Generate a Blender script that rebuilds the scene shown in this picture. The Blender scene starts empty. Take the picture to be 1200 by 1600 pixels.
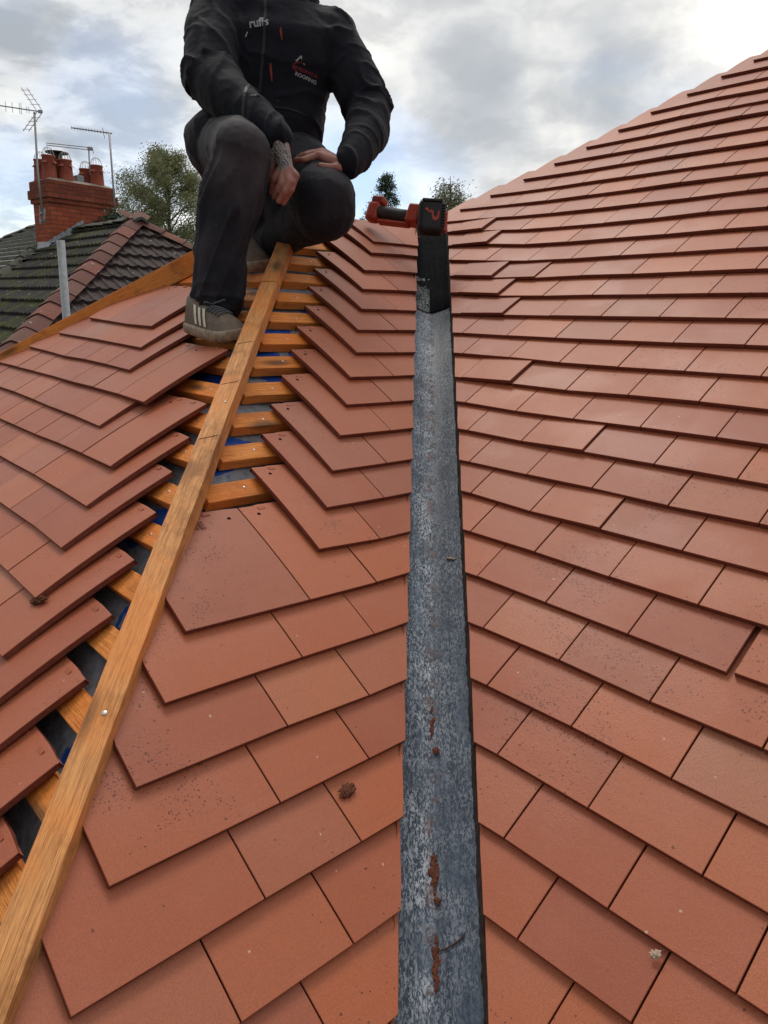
import bpy, bmesh, math, random
from mathutils import Vector, Matrix, noise
from mathutils.bvhtree import BVHTree
R_ = math.radians
SC = bpy.context.scene
COL = SC.collection
random.seed(7)

# ------------------------------------------------------------------ camera
CAMP = Vector((0.5915607, -0.6870630, 0.7895785))
AX = ((0.68226281, 0.73041892, 0.0317121), (-0.20894249, 0.15323346, 0.9658481), (0.70061437, -0.66558824, 0.25716103))
FOC = 1157.779
cd = bpy.data.cameras.new('camera'); cam = bpy.data.objects.new('camera', cd); COL.objects.link(cam)
cd.sensor_fit = 'HORIZONTAL'; cd.sensor_width = 36.0; cd.lens = FOC / 1200.0 * 36.0
cd.clip_start = 0.02; cd.clip_end = 3000
cam.matrix_world = Matrix(((AX[0][0], AX[1][0], AX[2][0], CAMP.x), (AX[0][1], AX[1][1], AX[2][1], CAMP.y), (AX[0][2], AX[1][2], AX[2][2], CAMP.z), (0, 0, 0, 1)))
SC.camera = cam

# ------------------------------------------------------------------ world: overcast sky with broken cloud
DARKS = [(-0.626, 0.738, 0.251, 0.9935, 0.9985, 0.85), (-0.690, 0.680, 0.262, 0.9955, 0.9990, 0.45), (-0.509, 0.820, 0.258, 0.9945, 0.9985, 0.85), (-0.524, 0.796, 0.318, 0.9945, 0.9985, 0.7), (-0.851, 0.444, 0.285, 0.985, 0.997, 0.45), (-0.904, 0.332, 0.275, 0.988, 0.998, 0.5), (-0.935, 0.30, 0.165, 0.995, 0.999, 0.45), (-0.60, 0.66, 0.44, 0.97, 0.995, 0.6)]
BLUES = [(-0.950, 0.300, 0.112, 0.9970, 0.9994, 0.6), (-0.944, 0.316, 0.075, 0.997, 0.9995, 0.35), (-0.745, 0.650, 0.145, 0.9945, 0.9985, 0.95), (-0.69, 0.70, 0.135, 0.996, 0.9992, 0.5), (-0.885, 0.42, 0.14, 0.998, 0.9997, 0.4), (-0.872, 0.395, 0.225, 0.998, 0.9997, 0.35)]
SUN_EL, SUN_AZ = R_(58), R_(150)          # azimuth measured from +x towards +y
w = bpy.data.worlds.new('World'); SC.world = w; w.use_nodes = True
nt = w.node_tree; nt.nodes.clear()
def N(tree, t, **kw):
    n = tree.nodes.new(t)
    for k, v in kw.items():
        if k[0] == '_': n.inputs[int(k[1:])].default_value = v
        else: setattr(n, k, v)
    return n
def ramp(tree, pts, interp='LINEAR'):
    r = tree.nodes.new('ShaderNodeValToRGB'); r.color_ramp.interpolation = interp
    e = r.color_ramp.elements
    while len(e) < len(pts): e.new(0.5)
    for i, (p, c) in enumerate(pts):
        e[i].position = p; e[i].color = (c, c, c, 1) if isinstance(c, (int, float)) else (c[0], c[1], c[2], 1)
    return r
L = nt.links.new
sky = N(nt, 'ShaderNodeTexSky', sky_type='NISHITA', sun_disc=False, sun_elevation=SUN_EL, sun_rotation=R_(90) - SUN_AZ, air_density=1.0, dust_density=0.6, ozone_density=1.5)
skm = N(nt, 'ShaderNodeMix', data_type='RGBA', blend_type='MULTIPLY'); skm.inputs[0].default_value = 1
skm.inputs[7].default_value = (0.105, 0.105, 0.112, 1); L(sky.outputs[0], skm.inputs[6])
tc = N(nt, 'ShaderNodeTexCoord')
sep = N(nt, 'ShaderNodeSeparateXYZ'); L(tc.outputs['Generated'], sep.inputs[0])
zp = N(nt, 'ShaderNodeMath', operation='MAXIMUM', _1=0.0); L(sep.outputs[2], zp.inputs[0])
za = N(nt, 'ShaderNodeMath', operation='ADD', _1=0.22); L(zp.outputs[0], za.inputs[0])
dx = N(nt, 'ShaderNodeMath', operation='DIVIDE'); L(sep.outputs[0], dx.inputs[0]); L(za.outputs[0], dx.inputs[1])
dy = N(nt, 'ShaderNodeMath', operation='DIVIDE'); L(sep.outputs[1], dy.inputs[0]); L(za.outputs[0], dy.inputs[1])
cmb = N(nt, 'ShaderNodeCombineXYZ'); L(dx.outputs[0], cmb.inputs[0]); L(dy.outputs[0], cmb.inputs[1])
n1 = N(nt, 'ShaderNodeTexNoise'); n1.inputs['Scale'].default_value = 4.4; n1.inputs['Detail'].default_value = 8; n1.inputs['Roughness'].default_value = 0.55; n1.inputs['Distortion'].default_value = 0.25
mp1 = N(nt, 'ShaderNodeMapping'); mp1.inputs['Location'].default_value = (0.6, 2.3, 0); L(cmb.outputs[0], mp1.inputs[0]); L(mp1.outputs[0], n1.inputs['Vector'])
n2 = N(nt, 'ShaderNodeTexNoise'); n2.inputs['Scale'].default_value = 1.1; n2.inputs['Detail'].default_value = 4; n2.inputs['Roughness'].default_value = 0.5
mp2 = N(nt, 'ShaderNodeMapping'); mp2.inputs['Location'].default_value = (3.1, 7.4, 0); L(cmb.outputs[0], mp2.inputs[0]); L(mp2.outputs[0], n2.inputs['Vector'])
ccol = ramp(nt, [(0.37, (1.05, 1.04, 1.0)), (0.47, (0.84, 0.84, 0.82)), (0.53, (0.55, 0.56, 0.57)), (0.62, (0.36, 0.38, 0.405))]); L(n1.outputs[0], ccol.inputs[0])
# whiter, warmer cloud round the veiled sun
sv = N(nt, 'ShaderNodeVectorMath', operation='DOT_PRODUCT'); L(tc.outputs['Generated'], sv.inputs[0])
sv.inputs[1].default_value = (math.cos(R_(24)) * math.cos(R_(113)), math.cos(R_(24)) * math.sin(R_(113)), math.sin(R_(24)))
glow = ramp(nt, [(0.70, 0.0), (0.90, 0.35), (1.0, 0.62)]); L(sv.outputs['Value'], glow.inputs[0])
gm = N(nt, 'ShaderNodeMix', data_type='RGBA'); L(glow.outputs[0], gm.inputs[0]); L(ccol.outputs[0], gm.inputs[6]); gm.inputs[7].default_value = (1.0, 0.95, 0.86, 1)

def spot(v, lo, hi, amt, src):
    d_ = N(nt, 'ShaderNodeVectorMath', operation='DOT_PRODUCT'); L(wv_.outputs[0], d_.inputs[0]); d_.inputs[1].default_value = Vector(v).normalized()
    r_ = ramp(nt, [(lo, 0.0), (hi, amt)]); L(d_.outputs['Value'], r_.inputs[0])
    if src is None: return r_.outputs[0]
    m_ = N(nt, 'ShaderNodeMath', operation='MAXIMUM'); L(src, m_.inputs[0]); L(r_.outputs[0], m_.inputs[1]); return m_.outputs[0]
# direction wobbled by noise so that the cloud edges are ragged; flattened so banks lie level
n3 = N(nt, 'ShaderNodeTexNoise'); n3.inputs['Scale'].default_value = 7.0; n3.inputs['Detail'].default_value = 6; n3.inputs['Roughness'].default_value = 0.6; L(tc.outputs['Generated'], n3.inputs['Vector'])
wsub = N(nt, 'ShaderNodeVectorMath', operation='SUBTRACT'); L(n3.outputs['Color'], wsub.inputs[0]); wsub.inputs[1].default_value = (0.5, 0.5, 0.5)
wsc = N(nt, 'ShaderNodeVectorMath', operation='MULTIPLY'); L(wsub.outputs[0], wsc.inputs[0]); wsc.inputs[1].default_value = (0.22, 0.22, 0.12)
wad = N(nt, 'ShaderNodeVectorMath', operation='ADD'); L(tc.outputs['Generated'], wad.inputs[0]); L(wsc.outputs[0], wad.inputs[1])
wv_ = N(nt, 'ShaderNodeVectorMath', operation='NORMALIZE'); L(wad.outputs[0], wv_.inputs[0])
dk = None
for v in DARKS: dk = spot(v[:3], v[3], v[4], v[5], dk)
dmix = N(nt, 'ShaderNodeMix', data_type='RGBA'); L(dk, dmix.inputs[0]); L(gm.outputs[2], dmix.inputs[6]); dmix.inputs[7].default_value = (0.33, 0.365, 0.41, 1)
bl = None
for v in BLUES: bl = spot(v[:3], v[3], v[4], v[5], bl)
away = ramp(nt, [(0.0, 0.45), (0.5, 0.62), (0.80, 1.0)]); da = N(nt, 'ShaderNodeMath', operation='MULTIPLY_ADD', _1=0.5, _2=0.5); L(sv.outputs['Value'], da.inputs[0]); L(da.outputs[0], away.inputs[0])
am = N(nt, 'ShaderNodeMix', data_type='RGBA', blend_type='MULTIPLY'); am.inputs[0].default_value = 1; L(dmix.outputs[2], am.inputs[6]); L(away.outputs[0], am.inputs[7])
# holes in the cloud showing blue, mostly low down
hol = ramp(nt, [(0.55, 0.0), (0.66, 1.0)]); L(n2.outputs[0], hol.inputs[0])
low = ramp(nt, [(0.02, 1.0), (0.14, 1.0), (0.30, 0.25)]); L(sep.outputs[2], low.inputs[0])
hm = N(nt, 'ShaderNodeMath', operation='MULTIPLY'); hs = N(nt, 'ShaderNodeMath', operation='MULTIPLY', _1=0.55); L(hol.outputs[0], hs.inputs[0]); L(hs.outputs[0], hm.inputs[0]); L(low.outputs[0], hm.inputs[1])
hx = N(nt, 'ShaderNodeMath', operation='MAXIMUM'); L(hm.outputs[0], hx.inputs[0]); L(bl, hx.inputs[1])
cm = N(nt, 'ShaderNodeMix', data_type='RGBA'); L(hx.outputs[0], cm.inputs[0]); L(am.outputs[2], cm.inputs[6]); L(skm.outputs[2], cm.inputs[7])
bg = N(nt, 'ShaderNodeBackground'); bg.inputs[1].default_value = 1.0; L(cm.outputs[2], bg.inputs[0])
wo = N(nt, 'ShaderNodeOutputWorld'); L(bg.outputs[0], wo.inputs[0])

sl = bpy.data.lights.new('sun', 'SUN'); sl.energy = 1.15; sl.angle = R_(20); sl.color = (1.0, 0.94, 0.85)
so = bpy.data.objects.new('sun', sl); COL.objects.link(so)
sd = Vector((math.cos(SUN_EL) * math.cos(SUN_AZ), math.cos(SUN_EL) * math.sin(SUN_AZ), math.sin(SUN_EL)))
so.rotation_euler = sd.to_track_quat('Z', 'Y').to_euler()
SC.view_settings.view_transform = 'Standard'; SC.view_settings.look = 'None'; SC.view_settings.gamma = 1
SC.view_settings.exposure = 0.36

# ------------------------------------------------------------------ helpers
def tag(o, label=None, cat=None, group=None, kind=None):
    if label: o['label'] = label
    if cat: o['category'] = cat
    if group: o['group'] = group
    if kind: o['kind'] = kind
    return o
def empty(name, loc, label=None, cat=None, group=None):
    o = bpy.data.objects.new(name, None); COL.objects.link(o); o.location = loc; o.empty_display_size = 0.1
    return tag(o, label, cat, group)
class MB:
    def __init__(s): s.v = []; s.f = []; s.mi = []; s.tint = []
    def add(s, vs, fs, mi=0, tint=None):
        b = len(s.v); s.v += [Vector(v) for v in vs]; s.f += [tuple(i + b for i in f) for f in fs]; s.mi += [mi] * len(fs)
        s.tint += [tint if tint is not None else 0.5] * len(fs); return s
    def box(s, c, d, M=None, mi=0):
        x, y, z = (k / 2 for k in d); c = Vector(c)
        vs = [c + Vector((a * x, b * y, e * z)) for a in (-1, 1) for b in (-1, 1) for e in (-1, 1)]
        if M: vs = [M @ v for v in vs]
        return s.add(vs, [(0, 1, 3, 2), (4, 6, 7, 5), (0, 4, 5, 1), (2, 3, 7, 6), (0, 2, 6, 4), (1, 5, 7, 3)], mi)
    def tube(s, pts, rads, n=10, mi=0, cap=True, flat=1.0, upv=None):
        pts = [Vector(p) for p in pts]
        if not isinstance(rads, (list, tuple)): rads = [rads] * len(pts)
        vs = []; fs = []
        for i, p in enumerate(pts):
            t = (pts[min(i + 1, len(pts) - 1)] - pts[max(i - 1, 0)]).normalized()
            a = t.cross(Vector(upv) if upv else (Vector((0, 0, 1)) if abs(t.z) < .9 else Vector((1, 0, 0)))).normalized(); b = t.cross(a)
            for k in range(n):
                an = 2 * math.pi * k / n; vs.append(p + a * math.cos(an) * rads[i] + b * math.sin(an) * rads[i] * flat)
        for i in range(len(pts) - 1):
            for k in range(n): fs.append((i * n + k, i * n + (k + 1) % n, (i + 1) * n + (k + 1) % n, (i + 1) * n + k))
        if cap: fs.append(tuple(range(n))[::-1]); fs.append(tuple((len(pts) - 1) * n + k for k in range(n)))
        return s.add(vs, fs, mi)
    def lathe(s, prof, c=(0, 0, 0), n=20, mi=0, M=None):
        vs = []; fs = []; c = Vector(c)
        for r, z in prof:
            for k in range(n):
                a = 2 * math.pi * k / n; vs.append(c + Vector((r * math.cos(a), r * math.sin(a), z)))
        for i in range(len(prof) - 1):
            for k in range(n): fs.append((i * n + k, i * n + (k + 1) % n, (i + 1) * n + (k + 1) % n, (i + 1) * n + k))
        if M: vs = [M @ v for v in vs]
        return s.add(vs, fs, mi)
    def build(s, name, mats, parent=None, origin=None, smooth=False, bevel=0, mw=None, seg=2):
        me = bpy.data.meshes.new(name); o3 = Vector(origin) if origin is not None else Vector((0, 0, 0))
        me.from_pydata([v - o3 for v in s.v], [], s.f)
        if not isinstance(mats, (list, tuple)): mats = [mats]
        for m in mats: me.materials.append(m)
        for i, p in enumerate(me.polygons): p.material_index = s.mi[i]; p.use_smooth = smooth
        if any(t != 0.5 for t in s.tint):
            at = me.color_attributes.new('tint', 'FLOAT_COLOR', 'CORNER')
            for i, p in enumerate(me.polygons):
                t = s.tint[i]
                for li in p.loop_indices: at.data[li].color = t if isinstance(t, tuple) else (t, t, t, 1)
        me.update(); o = bpy.data.objects.new(name, me); COL.objects.link(o)
        if mw is not None: o.matrix_world = mw
        elif origin is not None: o.location = o3
        if parent is not None:
            o.parent = parent; o.matrix_parent_inverse = parent.matrix_basis.inverted()
        if bevel:
            b = o.modifiers.new('bevel', 'BEVEL'); b.width = bevel; b.segments = seg; b.limit_method = 'ANGLE'; b.angle_limit = R_(40)
        return o
def fixn(o):
    bm = bmesh.new(); bm.from_mesh(o.data); bmesh.ops.recalc_face_normals(bm, faces=bm.faces); bm.to_mesh(o.data); bm.free(); return o

# ------------------------------------------------------------------ materials
def mat(name, base=(0.5, 0.5, 0.5), rough=0.6, spec=0.5, metal=0.0):
    m = bpy.data.materials.new(name); m.use_nodes = True; t = m.node_tree; b = t.nodes['Principled BSDF']
    b.inputs['Base Color'].default_value = (*base, 1); b.inputs['Roughness'].default_value = rough
    b.inputs['Specular IOR Level'].default_value = spec; b.inputs['Metallic'].default_value = metal
    return m, t, b
def tex(t, kind, scale, coord=None, detail=4, rough=0.55, dist=0.0, vec=None):
    n = N(t, kind); n.inputs['Scale'].default_value = scale
    if kind == 'ShaderNodeTexNoise':
        n.inputs['Detail'].default_value = detail; n.inputs['Roughness'].default_value = rough; n.inputs['Distortion'].default_value = dist
    if vec is not None: t.links.new(vec, n.inputs['Vector'])
    return n
def mixc(t, fac, a, b, blend='MIX'):
    m = N(t, 'ShaderNodeMix', data_type='RGBA', blend_type=blend)
    for v, i in ((fac, 0), (a, 6), (b, 7)):
        if isinstance(v, (int, float)): m.inputs[i].default_value = v
        elif isinstance(v, tuple): m.inputs[i].default_value = (*v, 1) if len(v) == 3 else v
        else: t.links.new(v, m.inputs[i])
    return m.outputs[2]
def mth(t, op, a, b=0.0, c=None):
    m = N(t, 'ShaderNodeMath', operation=op)
    for v, i in ((a, 0), (b, 1), (c, 2)):
        if v is None: continue
        if isinstance(v, (int, float)): m.inputs[i].default_value = v
        else: t.links.new(v, m.inputs[i])
    return m.outputs[0]
def bump(t, b, h, strength=0.3, dist=0.002, prev=None):
    n = N(t, 'ShaderNodeBump'); n.inputs['Strength'].default_value = strength; n.inputs['Distance'].default_value = dist
    t.links.new(h, n.inputs['Height'])
    if prev is not None: t.links.new(prev, n.inputs['Normal'])
    t.links.new(n.outputs[0], b.inputs['Normal']); return n.outputs[0]
def rmp(t, src, pts, interp='LINEAR'):
    r = ramp(t, pts, interp); t.links.new(src, r.inputs[0]); return r.outputs[0]

def tile_material():
    m, t, b = mat('clay_tile', rough=0.5, spec=0.36)
    g = N(t, 'ShaderNodeNewGeometry').outputs['Position']
    at = N(t, 'ShaderNodeVertexColor', layer_name='tint').outputs[0]
    sp = N(t, 'ShaderNodeSeparateColor'); t.links.new(at, sp.inputs[0])
    c = mixc(t, sp.outputs[0], (0.345, 0.088, 0.041), (0.480, 0.132, 0.048))
    c = mixc(t, sp.outputs[1], c, (0.42, 0.21, 0.13))          # a few browner tiles
    c = mixc(t, mth(t, 'MULTIPLY', sp.outputs[2], 0.38), c, (0.31, 0.085, 0.052))
    big = tex(t, 'ShaderNodeTexNoise', 9, detail=5, vec=g).outputs[0]
    c = mixc(t, mth(t, 'MULTIPLY', rmp(t, big, [(0.42, 0.0), (0.68, 1.0)]), 0.35), c, (0.43, 0.145, 0.085))
    fine = tex(t, 'ShaderNodeTexNoise', 620, detail=3, rough=0.7, vec=g).outputs[0]
    c = mixc(t, mth(t, 'MULTIPLY', rmp(t, fine, [(0.42, 1.0), (0.52, 0.0)]), 0.36), c, (0.17, 0.055, 0.035))
    c = mixc(t, mth(t, 'MULTIPLY', rmp(t, fine, [(0.60, 0.0), (0.72, 1.0)]), 0.35), c, (0.50, 0.24, 0.16))
    # grit and mud specks, scattered in drifts
    v = tex(t, 'ShaderNodeTexVoronoi', 85, vec=g); v.inputs['Randomness'].default_value = 1
    wob = tex(t, 'ShaderNodeTexNoise', 420, detail=2, vec=g).outputs[0]
    dd = mth(t, 'ADD', v.outputs['Distance'], mth(t, 'MULTIPLY', mth(t, 'SUBTRACT', wob, 0.5), 0.35))
    vs = N(t, 'ShaderNodeSeparateColor'); t.links.new(v.outputs['Color'], vs.inputs[0])
    dr = tex(t, 'ShaderNodeTexNoise', 3.3, detail=4, rough=0.6, vec=g).outputs[0]
    sg = N(t, 'ShaderNodeSeparateXYZ'); t.links.new(g, sg.inputs[0])
    sxy = mth(t, 'ADD', mth(t, 'ADD', sg.outputs[0], sg.outputs[1]), 1.0)       # drifts of sawdust and grit beside the plank
    near = rmp(t, sxy, [(0.33, 0.0), (0.36, 1.0), (0.46, 0.7), (0.60, 0.0)])
    dr = mth(t, 'ADD', dr, mth(t, 'MULTIPLY', near, 0.11))
    thr = rmp(t, dr, [(0.46, 0.015), (0.58, 0.12), (0.68, 0.9)])
    on = mth(t, 'LESS_THAN', vs.outputs[0], thr)
    rad = mth(t, 'MULTIPLY_ADD', vs.outputs[1], 0.13, 0.06)
    speck = mth(t, 'MULTIPLY', on, mth(t, 'LESS_THAN', dd, rad))
    v2 = tex(t, 'ShaderNodeTexVoronoi', 260, vec=g); v2s = N(t, 'ShaderNodeSeparateColor'); t.links.new(v2.outputs['Color'], v2s.inputs[0])
    thr2 = mth(t, 'MULTIPLY', rmp(t, dr, [(0.54, 0.0), (0.66, 0.8)]), rmp(t, tex(t, 'ShaderNodeTexNoise', 17, detail=3, vec=g).outputs[0], [(0.45, 0.0), (0.6, 1.0)]))
    sp2 = mth(t, 'MULTIPLY', mth(t, 'LESS_THAN', v2s.outputs[0], thr2), mth(t, 'LESS_THAN', v2.outputs['Distance'], mth(t, 'MULTIPLY_ADD', v2s.outputs[1], 0.3, 0.12)))
    speck = mth(t, 'MAXIMUM', speck, sp2)
    c = mixc(t, mth(t, 'MULTIPLY', rmp(t, dr, [(0.60, 0.0), (0.74, 1.0)]), 0.35), c, (0.25, 0.075, 0.045))
    c = mixc(t, mth(t, 'MULTIPLY', speck, 0.78), c, (0.095, 0.028, 0.018))
    pale = mth(t, 'MULTIPLY', mth(t, 'GREATER_THAN', vs.outputs[2], 0.985), mth(t, 'LESS_THAN', dd, 0.16))
    c = mixc(t, mth(t, 'MULTIPLY', pale, 0.8), c, (0.55, 0.38, 0.30))
    # long faint scrape marks
    mpn = N(t, 'ShaderNodeMapping'); mpn.inputs['Scale'].default_value = (1.2, 1.2, 60); mpn.inputs['Rotation'].default_value = (0.2, 0.1, 0.3); t.links.new(g, mpn.inputs[0])
    scr = tex(t, 'ShaderNodeTexNoise', 2.0, detail=2, vec=mpn.outputs[0]).outputs[0]
    c = mixc(t, mth(t, 'MULTIPLY', rmp(t, scr, [(0.66, 0.0), (0.70, 1.0)]), 0.12), c, (0.22, 0.085, 0.06))
    t.links.new(c, b.inputs['Base Color'])
    # beads of water
    wv = tex(t, 'ShaderNodeTexVoronoi', 190, vec=g)
    wm = rmp(t, tex(t, 'ShaderNodeTexNoise', 4.2, detail=3, vec=g).outputs[0], [(0.50, 0.0), (0.60, 1.0)])
    bead = mth(t, 'MULTIPLY', rmp(t, wv.outputs['Distance'], [(0.0, 1.0), (0.42, 0.0)]), wm)
    h = mth(t, 'ADD', mth(t, 'MULTIPLY', fine, 0.45), mth(t, 'MULTIPLY', bead, 0.35))
    h = mth(t, 'ADD', h, mth(t, 'MULTIPLY', speck, 0.8))
    h = mth(t, 'ADD', h, mth(t, 'MULTIPLY', tex(t, 'ShaderNodeTexNoise', 60, detail=2, vec=g).outputs[0], 0.5))
    bump(t, b, h, 0.45, 0.0012)
    t.links.new(mth(t, 'MULTIPLY_ADD', wm, -0.06, mth(t, 'MULTIPLY_ADD', big, 0.1, 0.47)), b.inputs['Roughness'])
    return m
M_TILE = tile_material()
def plain(name, base, rough=0.6, spec=0.5, metal=0, ns=40, amt=0.25, bs=0.0, bd=0.002, dark=None):
    m, t, b = mat(name, base, rough, spec, metal)
    g = N(t, 'ShaderNodeNewGeometry').outputs['Position']
    n = tex(t, 'ShaderNodeTexNoise', ns, detail=6, rough=0.6, vec=g).outputs[0]
    d = dark or tuple(k * 0.55 for k in base)
    t.links.new(mixc(t, mth(t, 'MULTIPLY', rmp(t, n, [(0.35, 0.0), (0.7, 1.0)]), amt * 2), base, d), b.inputs['Base Color'])
    if bs: bump(t, b, n, bs, bd)
    return m
def wood(name, base, dark, stripe=1.0):
    m, t, b = mat(name, base, 0.62, 0.35)
    o = N(t, 'ShaderNodeTexCoord').outputs['Object']
    oi = N(t, 'ShaderNodeObjectInfo')
    ad = N(t, 'ShaderNodeVectorMath', operation='ADD'); t.links.new(o, ad.inputs[0])
    sc = N(t, 'ShaderNodeVectorMath', operation='SCALE'); sc.inputs[0].default_value = (37, 11, 5); t.links.new(oi.outputs['Random'], sc.inputs['Scale']); t.links.new(sc.outputs[0], ad.inputs[1])
    mp = N(t, 'ShaderNodeMapping'); mp.inputs['Scale'].default_value = (2.0, 85, 85); t.links.new(ad.outputs[0], mp.inputs[0])
    gr = tex(t, 'ShaderNodeTexNoise', 1.6, detail=5, rough=0.6, dist=0.9, vec=mp.outputs[0]).outputs[0]
    mp2 = N(t, 'ShaderNodeMapping'); mp2.inputs['Scale'].default_value = (5, 160, 160); t.links.new(ad.outputs[0], mp2.inputs[0])
    fi = tex(t, 'ShaderNodeTexNoise', 2.5, detail=4, rough=0.7, vec=mp2.outputs[0]).outputs[0]
    c = mixc(t, rmp(t, gr, [(0.34, 0.0), (0.44, 0.75 * stripe), (0.50, 0.10), (0.56, 0.8 * stripe), (0.62, 0.15), (0.72, 0.9 * stripe)]), base, dark)
    c = mixc(t, mth(t, 'MULTIPLY', rmp(t, fi, [(0.50, 0.0), (0.62, 1.0)]), 0.6), c, tuple(k * 0.55 for k in dark))
    bl = tex(t, 'ShaderNodeTexNoise', 7, detail=5, rough=0.65, vec=ad.outputs[0]).outputs[0]
    c = mixc(t, mth(t, 'MULTIPLY', rmp(t, bl, [(0.50, 0.0), (0.64, 1.0)]), 0.6), c, tuple(k * 0.40 for k in dark))
    c = mixc(t, mth(t, 'MULTIPLY', rmp(t, tex(t, 'ShaderNodeTexNoise', 4.5, detail=3, vec=sc.outputs[0] if False else ad.outputs[0]).outputs[0], [(0.48, 0.0), (0.60, 1.0)]), 0.5), c, (base[0] * 0.95, base[1] * 0.62, base[2] * 0.35))
    c = mixc(t, mth(t, 'MULTIPLY', mth(t, 'SUBTRACT', oi.outputs['Random'], 0.3), 0.35), c, (base[0] * 1.15, base[1] * 0.8, base[2] * 0.5))
    # knots
    mp3 = N(t, 'ShaderNodeMapping'); mp3.inputs['Scale'].default_value = (3.5, 14, 14); t.links.new(ad.outputs[0], mp3.inputs[0])
    kv = tex(t, 'ShaderNodeTexVoronoi', 1.0, vec=mp3.outputs[0]).outputs['Distance']
    c = mixc(t, mth(t, 'MULTIPLY', rmp(t, mth(t, 'ADD', kv, mth(t, 'MULTIPLY', mth(t, 'SUBTRACT', fi, 0.5), 0.25)), [(0.08, 1.0), (0.22, 0.0)]), 0.8), c, (0.09, 0.045, 0.02))
    t.links.new(c, b.inputs['Base Color'])
    bump(t, b, mth(t, 'ADD', gr, mth(t, 'MULTIPLY', fi, 1.2)), 0.8, 0.003)
    return m
M_BATTEN = wood('batten_wood', (0.95, 0.37, 0.080), (0.62, 0.18, 0.035), 0.7)
M_HIP = wood('hip_wood', (0.92, 0.45, 0.165), (0.46, 0.16, 0.045), 0.9)
M_NAIL = plain('steel_nail', (0.62, 0.62, 0.62), 0.35, 0.5, 0.9, amt=0.1)
M_DARK = plain('nail_hole', (0.02, 0.01, 0.008), 0.9, 0.1, amt=0.1)
def lead_material(name, dark):
    m, t, b = mat(name, rough=0.35, spec=0.03 if dark else 0.16, metal=0.0)
    g = N(t, 'ShaderNodeNewGeometry').outputs['Position']
    n = tex(t, 'ShaderNodeTexNoise', 14, detail=6, rough=0.65, vec=g).outputs[0]
    # streaks run along the valley
    rt = N(t, 'ShaderNodeMapping'); rt.inputs['Rotation'].default_value = (0, 0, R_(45)); t.links.new(g, rt.inputs[0])
    fm = N(t, 'ShaderNodeMapping'); fm.inputs['Scale'].default_value = (120, 270, 120); t.links.new(rt.outputs[0], fm.inputs[0])
    f = tex(t, 'ShaderNodeTexNoise', 1.0, detail=5, rough=0.75, dist=0.8, vec=fm.outputs[0]).outputs[0]
    st = N(t, 'ShaderNodeMapping'); st.inputs['Scale'].default_value = (3.0, 55, 3.0); t.links.new(rt.outputs[0], st.inputs[0])
    s = tex(t, 'ShaderNodeTexNoise', 1.0, detail=4, rough=0.6, dist=0.3, vec=st.outputs[0]).outputs[0]
    a, bb, cc = ((0.040, 0.054, 0.080), (0.105, 0.138, 0.19), (0.50, 0.53, 0.58)) if not dark else ((0.004, 0.004, 0.005), (0.009, 0.010, 0.012), (0.45, 0.47, 0.49))  # near-black base of the upper sheet paints in a dark reflection
    c = mixc(t, rmp(t, s, [(0.35, 0.0), (0.65, 1.0)]), a, bb)
    sx = N(t, 'ShaderNodeSeparateXYZ'); t.links.new(rt.outputs[0], sx.inputs[0])
    side_ = rmp(t, mth(t, 'ADD', sx.outputs[1], 0.5), [(0.425, 0.35), (0.47, 0.9), (0.498, 1.0), (0.506, 0.45), (0.55, 0.40)])  # stronger pale glints painted on the left face and crease, like reflected sky
    refl_dark = mth(t, 'MULTIPLY', rmp(t, mth(t, 'ADD', mth(t, 'ADD', sx.outputs[1], 0.5), mth(t, 'MULTIPLY', mth(t, 'SUBTRACT', n, 0.5), 0.03)), [(0.505, 0.0), (0.515, 1.0)]), rmp(t, mth(t, 'MULTIPLY_ADD', sx.outputs[0], -0.5, 0.0), [(0.0, 0.25), (0.35, 0.8), (0.9, 0.95)]))  # right half, more so higher up: mask for a painted dark reflection
    c = mixc(t, mth(t, 'MULTIPLY', refl_dark, 0.0 if dark else 0.85), c, (0.020, 0.030, 0.050))
    fl = mth(t, 'MULTIPLY', rmp(t, f, [(0.48, 0.0), (0.55, 1.0)]), mth(t, 'MULTIPLY', side_, rmp(t, n, [(0.38, 0.25), (0.60, 1.0)])))
    if dark:   # pale flecks on the lower left of the sheet only
        fl = mth(t, 'MULTIPLY', fl, mth(t, 'MULTIPLY', rmp(t, mth(t, 'MULTIPLY', mth(t, 'ADD', sx.outputs[0], 3.0), 1.0), [(0.93, 0.0), (1.0, 0.0)]), 1.0)) if False else mth(t, 'MULTIPLY', mth(t, 'MULTIPLY', fl, mth(t, 'LESS_THAN', mth(t, 'ADD', sx.outputs[1], mth(t, 'MULTIPLY', mth(t, 'SUBTRACT', f, 0.5), 0.05)), 0.0)), mth(t, 'GREATER_THAN', mth(t, 'ADD', sx.outputs[0], mth(t, 'MULTIPLY', n, 0.5)), -1.66))
    c = mixc(t, fl, c, cc)
    c = mixc(t, mth(t, 'MULTIPLY', rmp(t, f, [(0.36, 1.0), (0.42, 0.0)]), 0.75), c, (0.045, 0.05, 0.065))
    # silt lying in the crease
    cr = mth(t, 'ABSOLUTE', mth(t, 'ADD', sx.outputs[1], -0.0))
    mud = mth(t, 'MULTIPLY', rmp(t, cr, [(0.004, 1.0), (0.016, 0.0)]), rmp(t, tex(t, 'ShaderNodeTexNoise', 26, detail=5, rough=0.7, vec=g).outputs[0], [(0.50, 0.0), (0.56, 1.0)]))
    c = mixc(t, mth(t, 'MULTIPLY', mud, 0.6 if not dark else 0.0), c, (0.15, 0.075, 0.055))
    t.links.new(c, b.inputs['Base Color'])
    t.links.new(mth(t, 'MULTIPLY_ADD', n, 0.35, 0.26 if not dark else 0.75), b.inputs['Roughness'])
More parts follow.
